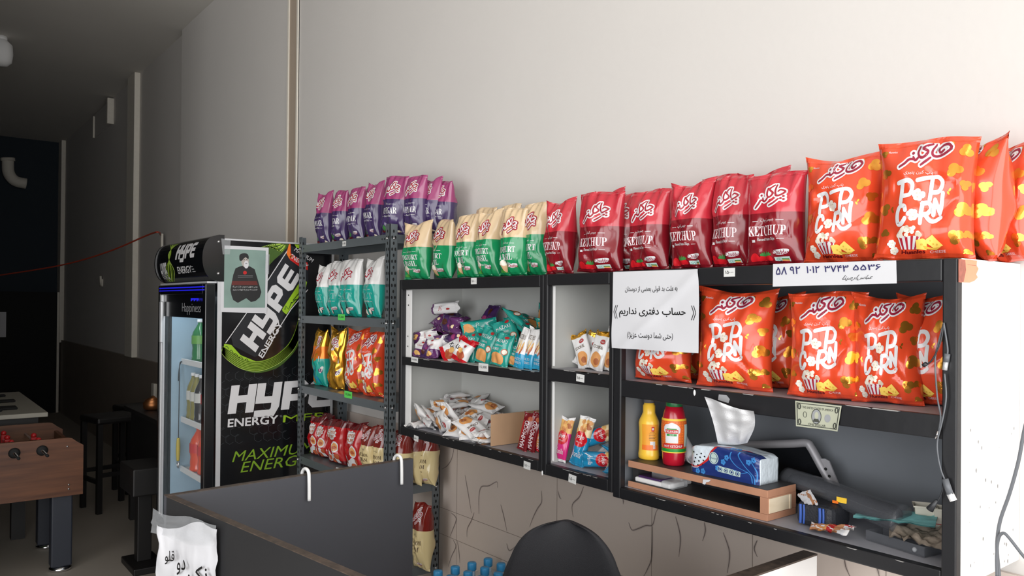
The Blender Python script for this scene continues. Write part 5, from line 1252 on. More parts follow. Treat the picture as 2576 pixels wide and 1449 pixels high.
HEAPS = {
    'cookie': [(-2.534, 1.746, 1.125, 1.592, 0.064, -3.032), (-2.382, 1.742, 1.122, 1.571, 0.0, -1.116), (-2.68, 1.724, 1.122, 1.571, 0.0, 0.037), (-2.672, 1.755, 1.118, -1.105, 0.2, 2.772), (-2.68, 1.636, 1.185, -2.249, -0.841, -1.03), (-2.668, 1.675, 1.183, 2.166, 0.484, 1.878), (-2.467, 1.776, 1.122, 1.571, -0.0, 2.857), (-2.583, 1.656, 1.177, -0.948, 3.142, -0.517), (-2.563, 1.782, 1.135, 1.699, 0.095, -1.612), (-2.559, 1.861, 1.128, 1.368, -0.292, -1.506), (-2.711, 1.851, 1.117, 1.346, 0.055, -0.012), (-2.564, 1.703, 1.162, 1.798, 0.444, 1.922), (-2.713, 1.89, 1.13, 1.358, 0.148, 0.339), (-2.686, 1.756, 1.147, 1.448, 0.326, 1.25), (-2.511, 1.813, 1.144, 1.572, -0.038, 1.049), (-2.465, 1.642, 1.13, 1.57, -0.423, 1.985), (-2.2, 1.819, 1.119, -1.422, 0.037, -2.972), (-2.545, 1.884, 1.15, 1.505, 0.337, -0.286), (-2.733, 1.751, 1.178, 1.696, -0.012, 1.976), (-2.675, 1.698, 1.194, 1.634, -0.427, 2.645), (-2.507, 1.717, 1.163, -1.537, -0.023, -0.221), (-2.277, 1.769, 1.12, 1.496, -0.018, -1.365), (-2.725, 1.733, 1.199, -0.389, 0.507, 0.909), (-2.237, 1.608, 1.122, 1.571, 0.0, 3.131), (-2.748, 1.86, 1.158, 1.462, 0.183, 1.551), (-2.288, 1.839, 1.122, 1.571, 0.0, -1.753), (-2.6, 1.693, 1.187, -1.392, -2.711, -0.449), (-2.668, 1.854, 1.192, 1.693, 0.048, 1.613), (-2.544, 1.646, 1.144, -0.753, -1.196, -2.569), (-2.644, 1.846, 1.212, -1.873, 0.055, 1.571), (-2.367, 1.899, 1.155, 1.661, 0.244, -0.11), (-2.197, 1.806, 1.134, 1.625, -0.224, -2.2), (-2.515, 1.848, 1.187, 1.558, 3.024, -0.045), (-2.49, 1.838, 1.22, -2.603, 0.037, 0.047), (-2.368, 1.621, 1.134, -1.563, -2.601, -0.461), (-2.267, 1.728, 1.144, -1.571, 0.0, -2.808), (-2.438, 1.804, 1.183, 1.965, 0.278, 0.375), (-2.708, 1.9, 1.212, 1.613, 2.838, -0.035), (-2.379, 1.842, 1.183, 1.961, 0.143, 0.414), (-2.394, 1.647, 1.18, 2.038, -0.283, 1.63), (-2.465, 1.717, 1.189, 1.787, -0.376, 1.825), (-2.187, 1.885, 1.107, 0.168, -0.0, 0.262), (-2.263, 1.744, 1.125, 1.052, -0.416, -2.205), (-2.469, 1.612, 1.235, -2.456, -0.055, -0.053), (-2.248, 1.843, 1.163, 1.705, -0.212, 0.254), (-2.395, 1.819, 1.193, 1.332, 0.313, -1.428), (-2.557, 1.802, 1.209, 1.653, -0.036, -0.012), (-2.586, 1.891, 1.226, 1.816, -0.446, 0.352)],
    'plum': [(-2.478, 1.799, 1.404, 1.571, 0.0, -0.678), (-2.603, 1.821, 1.404, 1.571, -0.0, -1.415), (-2.63, 1.751, 1.404, 1.571, 0.0, -1.149), (-2.598, 1.67, 1.417, -1.494, -2.485, 0.039), (-2.451, 1.859, 1.404, 1.571, 0.0, -1.621), (-2.72, 1.773, 1.433, -1.474, 2.632, 0.048), (-2.465, 1.702, 1.426, 1.425, 0.505, -1.642), (-2.506, 1.798, 1.422, 1.552, -0.292, -1.704), (-2.562, 1.748, 1.476, -1.064, 2.226, -1.15), (-2.667, 1.759, 1.443, 1.571, 0.33, 2.677), (-2.471, 1.772, 1.419, -1.846, -2.711, 0.117), (-2.633, 1.836, 1.471, 1.605, -0.085, -1.571), (-2.703, 1.772, 1.48, 1.053, 0.072, -3.073), (-2.558, 1.781, 1.466, -1.279, 3.12, -0.268), (-2.709, 1.671, 1.418, 0.736, 0.055, 3.142), (-2.72, 1.848, 1.57, 2.152, 0.434, 0.269), (-2.599, 1.751, 1.471, -1.367, -0.36, -0.004), (-2.538, 1.786, 1.499, -1.284, -3.082, 0.001), (-2.558, 1.699, 1.479, 1.732, -0.663, 1.471), (-2.473, 1.863, 1.596, 0.435, -3.112, 0.064), (-2.704, 1.75, 1.445, 1.258, -0.822, 1.485), (-2.559, 1.874, 1.522, 1.852, 0.93, 1.799), (-2.642, 1.813, 1.504, 1.55, -0.204, 0.193), (-2.579, 1.689, 1.53, 3.026, -1.443, 0.116)],
    'teal': [(-2.045, 1.811, 1.405, 1.571, 0.0, -0.199), (-1.975, 1.697, 1.405, 1.571, 0.0, 2.852), (-2.081, 1.859, 1.399, 1.329, -0.02, 1.304), (-2.147, 1.892, 1.421, 1.644, -0.636, 0.305), (-2.358, 1.736, 1.414, 1.655, 0.014, 2.172), (-2.129, 1.669, 1.416, -1.736, 2.81, -0.0), (-2.219, 1.669, 1.408, -1.686, -2.77, 0.0), (-2.157, 1.791, 1.447, 1.985, -0.109, -2.379), (-2.024, 1.871, 1.442, 1.339, -0.081, -0.585), (-2.361, 1.858, 1.396, 1.201, 0.004, 1.569), (-2.048, 1.712, 1.432, 1.21, -0.665, 2.699), (-2.417, 1.793, 1.425, 1.571, -1.206, 0.439), (-1.978, 1.871, 1.429, 0.435, -0.496, -0.758), (-2.229, 1.86, 1.441, 1.268, 0.338, 1.468), (-1.932, 1.669, 1.426, -1.738, -2.542, 0.0), (-2.027, 1.783, 1.518, 2.121, 0.282, 0.048), (-2.198, 1.768, 1.456, 1.164, -0.291, 1.823), (-2.202, 1.712, 1.464, 1.82, 0.092, -1.55), (-2.403, 1.9, 1.416, 2.01, -2.322, -0.03), (-2.273, 1.813, 1.445, 1.03, -0.099, 0.968), (-2.029, 1.793, 1.51, -1.366, -2.197, 0.583), (-2.294, 1.794, 1.464, 1.305, -0.535, -0.282), (-1.913, 1.803, 1.418, -0.368, -0.584, -0.632), (-2.2, 1.839, 1.502, 1.553, -0.585, -1.079), (-2.258, 1.862, 1.519, 2.352, -0.39, -1.931), (-2.17, 1.86, 1.515, 1.286, -0.344, -1.472), (-2.021, 1.696, 1.54, 1.755, 0.401, 2.313), (-2.109, 1.771, 1.509, 1.139, 0.414, -1.68), (-2.431, 1.679, 1.491, 0.743, 1.356, 1.553), (-2.092, 1.79, 1.575, -0.755, -2.183, 0.078), (-1.921, 1.824, 1.498, 1.66, -0.581, -0.049), (-2.184, 1.71, 1.574, 2.068, 0.348, 1.754), (-2.151, 1.703, 1.431, 0.313, 0.402, -2.385), (-2.028, 1.772, 1.558, -2.071, -0.309, -0.741)],
    'blue': [(-1.665, 1.845, 1.121, 1.571, 0.0, -1.762), (-1.585, 1.844, 1.127, -1.562, -0.735, 1.987), (-1.721, 1.877, 1.149, -1.855, -0.724, -1.38), (-1.601, 1.63, 1.121, 1.571, 0.0, -2.563), (-1.689, 1.69, 1.181, 2.056, 0.147, 1.879)],
    'grey': [(-1.771, 1.828, 1.12, 1.571, 0.0, -0.493), (-1.745, 1.815, 1.124, 1.571, 0.295, 0.553), (-1.69, 1.871, 1.183, 1.793, 0.674, 1.243), (-1.77, 1.889, 1.148, 1.545, 0.032, 0.394), (-1.643, 1.729, 1.128, 1.191, 0.141, -2.761), (-1.747, 1.683, 1.113, 1.185, -0.205, -2.53), (-1.73, 1.704, 1.14, 1.185, 0.103, 2.906), (-1.608, 1.812, 1.124, 1.06, 0.514, -0.249)]}

def heap(kind, data, label, group, sc=(1, 1, 1)):
    for i, (x, y, z, a, b, c) in enumerate(data): K[kind].make(label if isinstance(label, str) else label[min(i, len(label)-1)], i % 3, (x, y, z), (a, b, c), sc, group)
from mathutils import Euler
mid = lambda q: Vector(q[:3])+Euler(q[3:]).to_matrix() @ Vector((0, 0, .0575))
heap('cookie', sorted([q for q in HEAPS['cookie'] if mid(q).x < -2.2], key=lambda q: mid(q).z)[:-1], 'white cookie packet in the jumbled heap on the lower shelf beside the cardboard', 'heap of white cookie packets')
heap('plum', HEAPS['plum'], 'purple wrapped cake in the jumbled heap on the upper shelf of the wide cabinet', 'heap of purple wrapped cakes')
heap('teal', [(x, y, z+.0, a, b, c) for x, y, z, a, b, c in HEAPS['teal']], 'teal cookie packet in the heap behind the standing teal packets', 'heap of teal cookie packets')
heap('blue', [(*q[:6],) for q in HEAPS['blue']], 'blue biscuit bar lying in the pile beside the standing blue one', 'pile of blue biscuit bars', (.92, 1, .72))
heap('plum', [], '', '')
K['grey_pack'] = Kind('cookie_packet', 'cookie packet', .06, .12, .03, [(0, 'pack_white')], None, nu=14, nv=18, seal=.08, wr=2.2, pinch=.03)
heap('grey_pack', HEAPS['grey'], 'crumpled silvery packet behind the blue biscuit bars in the narrow cabinet', 'silvery packets in the narrow cabinet')
def put(kind, px, Y, zb, label, lean=-.2, roll=0, rz=.1, k=0, sc=(1, 1, 1), group=None):
    return K[kind].make(label, k, (onY(px, 900, Y).x, Y, zb+.001), (lean, roll, rz), sc, group)
z1 = 1.388
put('croissant', 1040, 1.66, z1+.07, 'white and purple croissant packet on top at the rack end of the upper shelf', -.35, 1.35, .1, 0, (.62, .9, .95), 'white and purple croissant packets')
put('croissant', 1052, 1.640, z1, 'white and purple croissant packet below the top one at the rack end', -.5, .1, .1, 1, (1, 1, .62), 'white and purple croissant packets')
put('croissant', 1092, 1.665, z1+.062, 'white and purple croissant packet above the red wrapped cake', -.35, 1.4, .15, 2, (.62, .9, 1), 'white and purple croissant packets')
put('croissant', 1085, 1.637, z1, 'white and purple croissant packet standing next to the red wrapped cake', -.4, -.1, .1, 0, (1.05, 1, .7), 'white and purple croissant packets')
put('plum', 1068, 1.632, z1, 'purple wrapped cake squeezed between the croissant packets at the front', -.3, .2, .1, 1, (.8, .8, .6))
put('red_white', 1112, 1.638, z1+.012, 'red and white wrapped cake lying askew in front of the croissant packets', -.5, 1.0, .1, 0, (1, 1, .9), 'red and white wrapped cakes')
put('red_white', 1152, 1.632, z1, 'red and white wrapped cake with nut picture beside the teal packets', -.4, .35, .1, 1, (1.05, 1, .75), 'red and white wrapped cakes')
put('croissant', 1066, 1.745, 1.572, 'white and purple packet lying crosswise on top of the purple heap', -.35, 1.48, -.1, 2, (.62, .8, 1.5), None)
gt = 'teal cookie packets standing at the shelf front'
put('teal', 1175, 1.672, z1, 'teal cookie packet standing at the rear of the front three', -.18, .1, .1, 0, (1, 1, .86), gt)
put('teal', 1212, 1.655, z1, 'teal cookie packet tilted in the middle of the front three', -.2, .22, .1, 1, (1, 1, 1), gt)
put('teal', 1254, 1.635, z1, 'teal cookie packet with large biscuit picture at the shelf front', -.22, .12, .1, 2, (1.05, 1, .88), gt)
put('teal', 1290, 1.66, z1, 'teal cookie packet half hidden behind the nut packets', -.25, .2, .1, 0, (.9, 1, .66), gt)
for i, (px, Y, lb) in enumerate(((1304, 1.638, 'white and blue nut packet standing next to the teal cookie packets'), (1326, 1.645, 'white and blue nut packet in the middle of the three'), (1352, 1.648, 'white and blue nut packet against the cabinet divider'))):
    put('nut', px, Y, z1, lb, -.16, .13, .05, i, (.88, 1, .82), 'white and blue nut packets')
zl = 1.1125
m = MB()
m.box(-2.176, -2.172, 1.625, 1.885, zl, zl+.108, 'mdf'); m.box(-2.172, -2.10, 1.772, 1.776, zl, zl+.1, 'mdf')
mat('cardboard', (186, 150, 118), .8, var=.06, scale=20); m.mats = ['cardboard']
tag(m.build('cardboard_divider', origin=(-2.174, 1.7, zl)), 'brown cardboard flap beside the heap of white cookie packets', 'cardboard')
for i, (px, kd, lb) in enumerate(((1314, 'choc', 'dark red chocolate bar next to the cardboard flap'), (1334, 'choc', 'dark red chocolate bar in the middle of the row'), (1357, 'choc_pale', 'red and orange chocolate bar against the cabinet divider'))):
    put(kd, px, 1.66+.012*i, zl, lb, -.12, .22, .12, i, (.95, 1, .92), 'chocolate bars')
zn = 1.403
for i, (px, Y, z, ln, rl, lb) in enumerate(((1458, 1.72, zn, -.1, .5, 'white packet with gold end standing at the open side of the narrow cabinet'), (1475, 1.70, zn, -.2, -.45, 'white packet tilted over its neighbour in the narrow cabinet'), (1496, 1.68, zn, -.15, .2, 'white packet at the front of the narrow cabinet upper shelf'), (1512, 1.72, zn, -.1, .65, 'white packet with biscuit picture behind the front one in the narrow cabinet'), (1528, 1.69, zn, -.2, .1, 'white packet against the frame of the narrow cabinet'), (1490, 1.79, zn+.02, -.1, -.7, 'white packet upright at the back of the narrow cabinet upper shelf'), (1520, 1.80, zn+.03, -.1, .5, 'brownish printed packet at the top back of the narrow cabinet'))):
    put('white_gold', px, Y, z, lb, ln, rl, .3-.12*i, i % 3, (.85, .8, .92 if i < 5 else 1.0), 'white packets in the narrow cabinet')
zj = 1.108
put('pink', 1411, 1.655, zj, 'pink biscuit bar leaning in the corner of the narrow cabinet', -.16, .10, .05, 0, (.82, 1, .84))
put('blue', 1450, 1.652, zj, 'blue biscuit bar standing beside the pink one', -.14, .20, .1, 1, (.95, 1, .9))
put('blue', 1466, 1.645, zj+.026, 'blue biscuit bar lying in front with its logo facing out', -.45, 1.5, .05, 2, (.8, 1, .72), 'pile of blue biscuit bars')
put('blue', 1462, 1.668, zj+.074, 'blue biscuit bar lying slanted on top of the front one', -.4, 1.2, .05, 0, (.85, 1, .76), 'pile of blue biscuit bars')

# ------------------------------------------------------------------ paper notices and price tags on the frames
YF = YC-.0012
def sheet(name, label, cat, corners, Y, art, bulge=.006, lim=None, mt='paper', N=26, seed=0, curl=0):
    """a sheet of paper hung on the frame: corners TL TR BR BL in photo pixels, artwork in 0..1"""
    tl, tr, br, bl = (Vector(onY(*c, Y)) for c in corners)
    t = thing(name, label, cat, tuple(tl)); nrm = Vector((0, -1, 0))
    def f(u, v, off):
        p = (tl*(1-u)+tr*u)*v+(bl*(1-u)+br*u)*(1-v)
        b = bulge*(1-v)**.8*(.6+.5*noise.noise(Vector((u*2.2+seed, v*2.2, seed))))+.6*bulge*max(0, 1-abs((u-v*.9-.12)/.1))*.5+curl*(1-v)**3*u
        return tuple(p+nrm*(b+off+.0005))
    m = MB(); vs = [f(i/N, j/N, 0) for j in range(N+1) for i in range(N+1)]; o = [f(i/N, j/N, -.0004) for j in range(N+1) for i in range(N+1)]
    q = [(j*(N+1)+i, j*(N+1)+i+1, (j+1)*(N+1)+i+1, (j+1)*(N+1)+i) for j in range(N) for i in range(N)]
    m.add(vs, q, mt, True); m.add(o, [tuple(reversed(k)) for k in q], mt, True)
    def flat(u, v, off):     # the sheet as meshed, cell by cell
        gu, gv = min(N-1e-6, max(0, u*N)), min(N-1e-6, max(0, v*N)); i, j = int(gu), int(gv); fu, fv = gu-i, gv-j
        a, b, c, d = (Vector(f(x/N, y/N, off)) for x, y in ((i, j), (i+1, j), (i, j+1), (i+1, j+1)))
        return tuple((a*(1-fu)+b*fu)*(1-fv)+(c*(1-fu)+d*fu)*fv)
    art.onto(m, flat, lim, .0002, .0009); part(m, 'paper_sheet', t)
    return t
a = Art()
a.text(fa('به علت بد قولی بعضی از دوستان'), .16, .78, .725, .805, 'print_black', 0, 0, .004)
a.text(fa('حساب دفتری نداریم'), .09, .86, .40, .535, 'print_black', 0, 0, .014)
for x0, s_ in ((.035, 1), (.955, -1)):
    for k in (0, .022):
        x = x0+k*s_-.0; a.stroke([(x+.010*s_, .56), (x-.014*s_, .475), (x+.010*s_, .39)], .007, 'print_black', 0, 1)
a.text(fa('(حتی شما دوست عزیز!)'), .2, .73, .13, .225, 'print_black', 0, 0, .004)
sheet('paper_notice', 'white printed notice hanging over the frame joint above the popcorn shelf', 'notice', ((1543, 684), (1757, 677), (1768, 888), (1544, 875)), YF, a, .012, .02, curl=.01, seed=2)
a = Art()
for s_, x0, x1 in (('۵۸', .03, .13), ('۹۲', .155, .245), ('۱۰۱۲', .30, .41), ('۳۷۴۳', .45, .645), ('۵۵۳۶', .68, .89)): a.text(s_, x0, x1, .50+.16*(x0), .86, 'ink_navy', 0, 0, .014)
a.text(fa('عباس'), .70, .81, .18, .40, 'print_black', 0, .15); a.text(fa('ارمینا'), .58, .69, .16, .42, 'print_black', 0, .15)
sheet('number_strip', 'white paper strip with a hand lettered card number above the popcorn shelf', 'sign', ((1945, 664), (2255, 655), (2257, 713), (1945, 721)), YF, a, .002, .02, seed=4)
def price(label, x, y, w, h, txt, Y=YF, mt='tag_paper', tilt=0, group='paper price tags'):
    p = onY(x, y, Y); s_ = (p-CAM).dot(CFW)/CF; W_ = w*s_*1.0; dx = onY(x+w/2, y, Y).x-onY(x-w/2, y, Y).x; H_ = h*s_
    t = thing('price_tag', label, 'price tag', tuple(p), (0, tilt, 0), group)
    m = MB(); m.box(-dx/2, dx/2, -.0006, 0, -H_/2, H_/2, mt)
    a = Art(); a.text(txt, -dx*.36, dx*.36, -H_*.18, H_*.2, 'print_black', 0, 0, .01); a.onto(m, lambda u, v, o: (u, -.0006-o, v), None, .0001, .0003); part(m, 'tag_card', t, True)
for lb, x, y, w, h, tx, tl in (('price tag under the yoghurt chip bags', 1192, 707, 14, 16, '۱۵۰۰۰', 0), ('price tag under the ketchup chip bags', 1835, 685, 28, 22, '۱۵۰۰۰', 0), ('price tag under the croissant packets', 1043, 905, 17, 13, '14,000', .05), ('larger price tag under the teal cookie packets', 1216, 924, 24, 20, '15,000', 0),
    ('price tag under the heap of white cookies', 1047, 1103, 11, 14, '۵۰۰۰', .1), ('price tag on the lower frame under the chocolate bars', 1326, 1171, 17, 19, '۱۵۰۰۰', .05), ('price tag on the middle shelf of the narrow cabinet', 1460, 951, 20, 19, '۱۵۰۰۰', .05), ('price tag on the bottom frame of the narrow cabinet', 1440, 1205, 19, 21, '۱۵۰۰۰', .08)):
    price(lb, x, y, w, h, tx, YC+.0028 if 'middle shelf' in lb or 'teal' in lb or 'croissant' in lb else YF, 'tag_paper', tl)
for lb, x, y, w, h, tx, mt, zc in (('green price tag under the salt chip bags', 859, 798, 17, 15, '15,000', 'tag_green', 1.517), ('green price tag under the gold and popcorn bags', 876, 993, 19, 17, '15,000', 'tag_green', 1.167), ('small white price tag under the vinegar bags', 866, 613, 9, 13, '19', 'tag_paper', 1.87), ('small white price tag under the puff bags', 850, 1181, 9, 9, '15', 'tag_paper', .814)):
    price(lb, x, y, w, h, tx, RY0+.0018, mt)
for lb, x, y in (('white paint drip on the popcorn shelf edge', 1747, 988), ('white spot on the lower frame joint of the two hanging cabinets', 1364, 1190)):
    p = onY(x, y, YC+.003 if x > 1500 else YC); m = MB(); m.sphere(tuple(p), .006, 'white', 10, None, (.6, .25, 1.3)); tag(m.build('paint_spot', origin=tuple(p)), lb, 'paint spot')
t = thing('tape_piece', 'piece of clear tape on the popcorn shelf edge above the tissue', 'tape', tuple(onY(1820, 1002, YC+.003)))
m = MB(); P4 = [onY(x, y, YC+.0025) for x, y in ((1809, 992), (1828, 994), (1836, 1004), (1833, 1014), (1807, 1006))]; m.add([tuple(q) for q in P4]+[(q.x, q.y-.0012, q.z) for q in P4], [(0, 1, 2, 3, 4), (9, 8, 7, 6, 5)]+[(i, (i+1) % 5, (i+1) % 5+5, i+5) for i in range(5)], 'clear_film'); part(m, 'tape', t)
# banknote taped to the shelf lip
mat('note_paper', (176, 178, 158), .7, var=.05, scale=60); mat('note_ink', (66, 68, 60), .7)
t = thing('banknote', 'grey green one dollar banknote taped to the popcorn shelf edge', 'banknote', tuple(onY(2060, 1045, YC+.002)))
m = MB(); Yb2 = YC+.002
cn = [Vector(onY(x, y, Yb2)) for x, y in ((2001, 1008), (2118, 1021), (2110, 1085), (2003, 1072))]
def bn(u, v, o): p = (cn[0]*(1-u)+cn[1]*u)*v+(cn[3]*(1-u)+cn[2]*u)*(1-v); return (p.x, p.y-o-.001-.004*max(0, (u-.8)/.2)*(1-v), p.z)
vs = [bn(i/12, j/4, 0) for j in range(5) for i in range(13)]; m.add(vs, [(j*13+i, j*13+i+1, (j+1)*13+i+1, (j+1)*13+i) for j in range(4) for i in range(12)], 'note_paper', True)
a = Art()
for x0, y0, x1, y1 in ((.03, .06, .97, .09), (.03, .91, .97, .94), (.03, .06, .05, .94), (.95, .06, .97, .94)): a.rect(x0, y0, x1, y1, 'note_ink', 0)
a.text('THE UNITED STATES OF AMERICA', .16, .84, .74, .83, 'note_ink', 0, 0, .02); a.text('ONE DOLLAR', .30, .70, .10, .19, 'note_ink', 0, 0, .02)
a.ell(.48, .47, .115, .30, 'note_ink', 0, 20); a.ell(.48, .47, .10, .27, 'print_grey', 1, 20); a.ell(.485, .52, .045, .14, 'note_paper', 2, 14); a.fill([(.40, .26), (.56, .26), (.53, .38), (.43, .38)], 'note_ink', 2)
a.ring(.22, .5, .045, .12, .015, 'note_ink', 0); a.ell(.73, .45, .07, .16, 'print_grey', 0, 14)
for x in (.09, .91):
    for y in (.8, .2): a.ell(x, y, .045, .12, 'note_ink', 0, 12); a.text('1', x-.012, x+.012, y-.07, y+.07, 'note_paper', 1)
a.onto(m, bn, .05, .0001, .0003); part(m, 'note_sheet', t)

# ------------------------------------------------------------------ lower compartment of the charcoal cabinet
ZB = 1.0935
t = thing('wooden_riser', 'two tier riser of dark boards with raw brown edges in the charcoal cabinet', 'riser', (-1.32, 1.69, ZB))
x0, x1, y0, y1 = -1.535, -1.088, 1.628, 1.748
for nm, za, zb in (('lower_board', ZB, ZB+.016), ('upper_board', 1.1485, 1.1665)):
    m = MB(); m.box(x0, x1, y0, y1, za, zb, 'mdf', .001); m.box(x0+.001, x1-.001, y0+.002, y1-.001, zb-.0005, zb+.0006, 'board_dark'); part(m, nm, t)
m = MB(); m.box(x1-.02, x1, y0, y1, ZB+.0166, 1.1485, 'mdf'); e = part(m, 'end_block', t)
m = MB(); m.box(x1, x1+.002, y0+.006, y1-.03, ZB+.018, 1.146, 'pale_pine'); m.box(x1, x1+.004, y1-.032, y1-.026, ZB+.018, 1.146, 'pale_pine'); part(m, 'pale_plate', e)
m = MB(); m.box(x0, x0+.02, y0+.02, y1, ZB+.0166, 1.1485, 'board_dark'); part(m, 'end_block', t)
ZR = 1.1672
t = thing('scrap_paper', 'torn white paper scrap stuck to the riser edge', 'paper', tuple(onY(1776, 1211, 1.627)))
m = MB(); pts = [onY(x, y, 1.6265) for x, y in ((1769, 1206), (1788, 1207), (1784, 1212), (1777, 1213), (1774, 1219), (1768, 1217))]
m.add([tuple(p) for p in pts]+[(p.x, p.y-.001, p.z) for p in pts], [tuple(range(6)), tuple(range(11, 5, -1))]+[(i, (i+1) % 6, (i+1) % 6+6, i+6) for i in range(6)], 'paper'); part(m, 'scrap', t)
mat('mustard_yellow', (246, 196, 62), .32, coat=.4); mat('mustard_label', (236, 160, 50), .4, var=.1, scale=20); mat('cap_grey', (92, 92, 96), .4, coat=.2); mat('sauce_red', (172, 18, 40), .22, coat=.5); mat('cap_green', (24, 108, 58), .4); mat('label_orange', (214, 100, 40), .4, var=.3, scale=300); mat('band_yellow', (240, 196, 60), .4); mat('band_green', (30, 140, 50), .4)
def wrapart(m, art, r, cx, cy, z0, a0, sx=1, sy=1, lim=.008):
    art.onto(m, lambda u, v, o: (cx+(r(v)+o)*sx*math.cos(a0+u/.033), cy+(r(v)+o)*sy*math.sin(a0+u/.033), z0+v), lim, .0002, .0006)
# mustard
mx, my = onY(1632, 1160, 1.69).x, 1.69; s_ = .000149
t = thing('mustard_bottle', 'yellow mustard squeeze bottle with grey cap on the wooden riser', 'bottle', (mx, my, ZR)); t.scale = (1, 1, .945)
pr = [(.028, 0), (.0315, .004), (.032, .015), (.0305, .026), (.0295, .05), (.0295, .075), (.031, .098), (.0315, .108), (.029, .117), (.022, .131), (.019, .139), (.0188, .16), (.0165, .162), (.0155, .168)]
m = MB(); m.lathe(pr, 'mustard_yellow', 36, None, True, 1.0, .82); 
def rad(v):
    for (r0, z0_), (r1, z1_) in zip(pr[:-1], pr[1:]):
        if z0_ <= v <= z1_: return r0+(r1-r0)*(v-z0_)/max(1e-6, z1_-z0_)
    return pr[-1][0]
part(m, 'bottle_body', t, True)
a = Art(); a.rect(-.028, .03, .030, .106, 'mustard_label', 0); a.rect(-.028, .03, .03, .045, 'flame_orange', 1); a.rect(.004, .086, .014, .1, 'bright_red', 1); a.ell(.009, .093, .003, .004, 'print_white', 2, 10); a.text('mustard', .0, .016, .082, .085, 'letter_brown', 1); a.rect(.0, .046, .018, .056, 'print_white', 1); a.rect(.01, .034, .018, .047, 'print_white', 1)
for k in range(5): a.rect(-.004, .060+k*.0045, .022-(k % 2)*.004, .0612+k*.0045, 'letter_brown', 1)
m = MB(); wrapart(m, a, rad, 0, 0, 0, -PI*.26, 1, .82, .006); part(m, 'front_label', t, True)
m = MB(); m.lathe([(.0155, .168), (.0155, .184), (.012, .188)], 'cap_grey', 24); part(m, 'cap', t, True)
# hot ketchup
kx, ky = onY(1695, 1170, 1.685).x, 1.685
t = thing('ketchup_bottle', 'red hot ketchup squeeze bottle with green cap on the wooden riser', 'bottle', (kx, ky, ZR)); t.scale = (1, 1, .955)
pr2 = [(.026, 0), (.030, .004), (.0315, .02), (.0325, .05), (.034, .09), (.034, .11), (.0325, .128), (.028, .150), (.0235, .165), (.021, .168)]
m = MB(); m.lathe(pr2, 'sauce_red', 36); part(m, 'bottle_body', t, True)
def rad2(v):
    for (r0, z0_), (r1, z1_) in zip(pr2[:-1], pr2[1:]):
        if z0_ <= v <= z1_: return r0+(r1-r0)*(v-z0_)/max(1e-6, z1_-z0_)
    return .02
a = Art(); a.rect(-.055, .038, .055, .132, 'label_orange', 0); a.rect(-.055, .128, .055, .134, 'band_yellow', 1); a.rect(-.055, .038, .055, .041, 'band_yellow', 2); a.rect(-.055, .041, .055, .050, 'band_green', 1)
for i in range(14):
    for j in range(10): a.ell(-.05+i*.0078, .056+j*.0075, .0022, .0026, 'flame_orange', 1, 6)
a.fill([(-.030, .112), (-.026, .118), (-.018, .120), (-.008, .124), (.002, .120), (.010, .114), (.014, .106), (.013, .096), (.008, .092), (.008, .066), (-.026, .066), (-.026, .092), (-.031, .100)], 'print_white', 2)
a.rect(-.026, .093, .008, .104, 'bright_red', 3); a.text('DELPAZIR', -.025, .007, .0955, .1015, 'print_white', 4, 0, .02); a.rect(-.022, .086, .004, .092, 'band_green', 3); a.text('SAUCE', -.014, -.003, .087, .091, 'print_white', 4); a.rect(-.022, .1045, .004, .107, 'band_green', 3)
a.rect(-.034, .051, .024, .064, 'bright_red', 3); a.text('HOT KETCHUP', -.030, .020, .0535, .0605, 'print_white', 4, 0, .02); a.rect(.027, .055, .045, .118, 'sticker_pale', 2)
m = MB(); wrapart(m, a, rad2, 0, 0, 0, -PI*.25, 1, 1, .006); part(m, 'front_label', t, True)
m = MB(); m.lathe([(.0215, .166), (.0225, .168), (.0225, .182), (.0205, .186)], 'cap_green', 28); part(m, 'cap', t, True)
# paper cone / rolled towel behind the bottles
p = onY(1745, 1150, 1.735)
t = thing('paper_roll', 'rolled white ribbed paper lying slanted behind the ketchup bottle', 'paper roll', (p.x, 1.735, ZR))
m = MB(); m.tube([(p.x-.10, 1.745, ZR+.115), (p.x-.01, 1.727, ZR+.030), (p.x+.005, 1.724, ZR+.019)], lambda f: .020-.003*f, 'paper', 16, 8); part(m, 'roll', t)
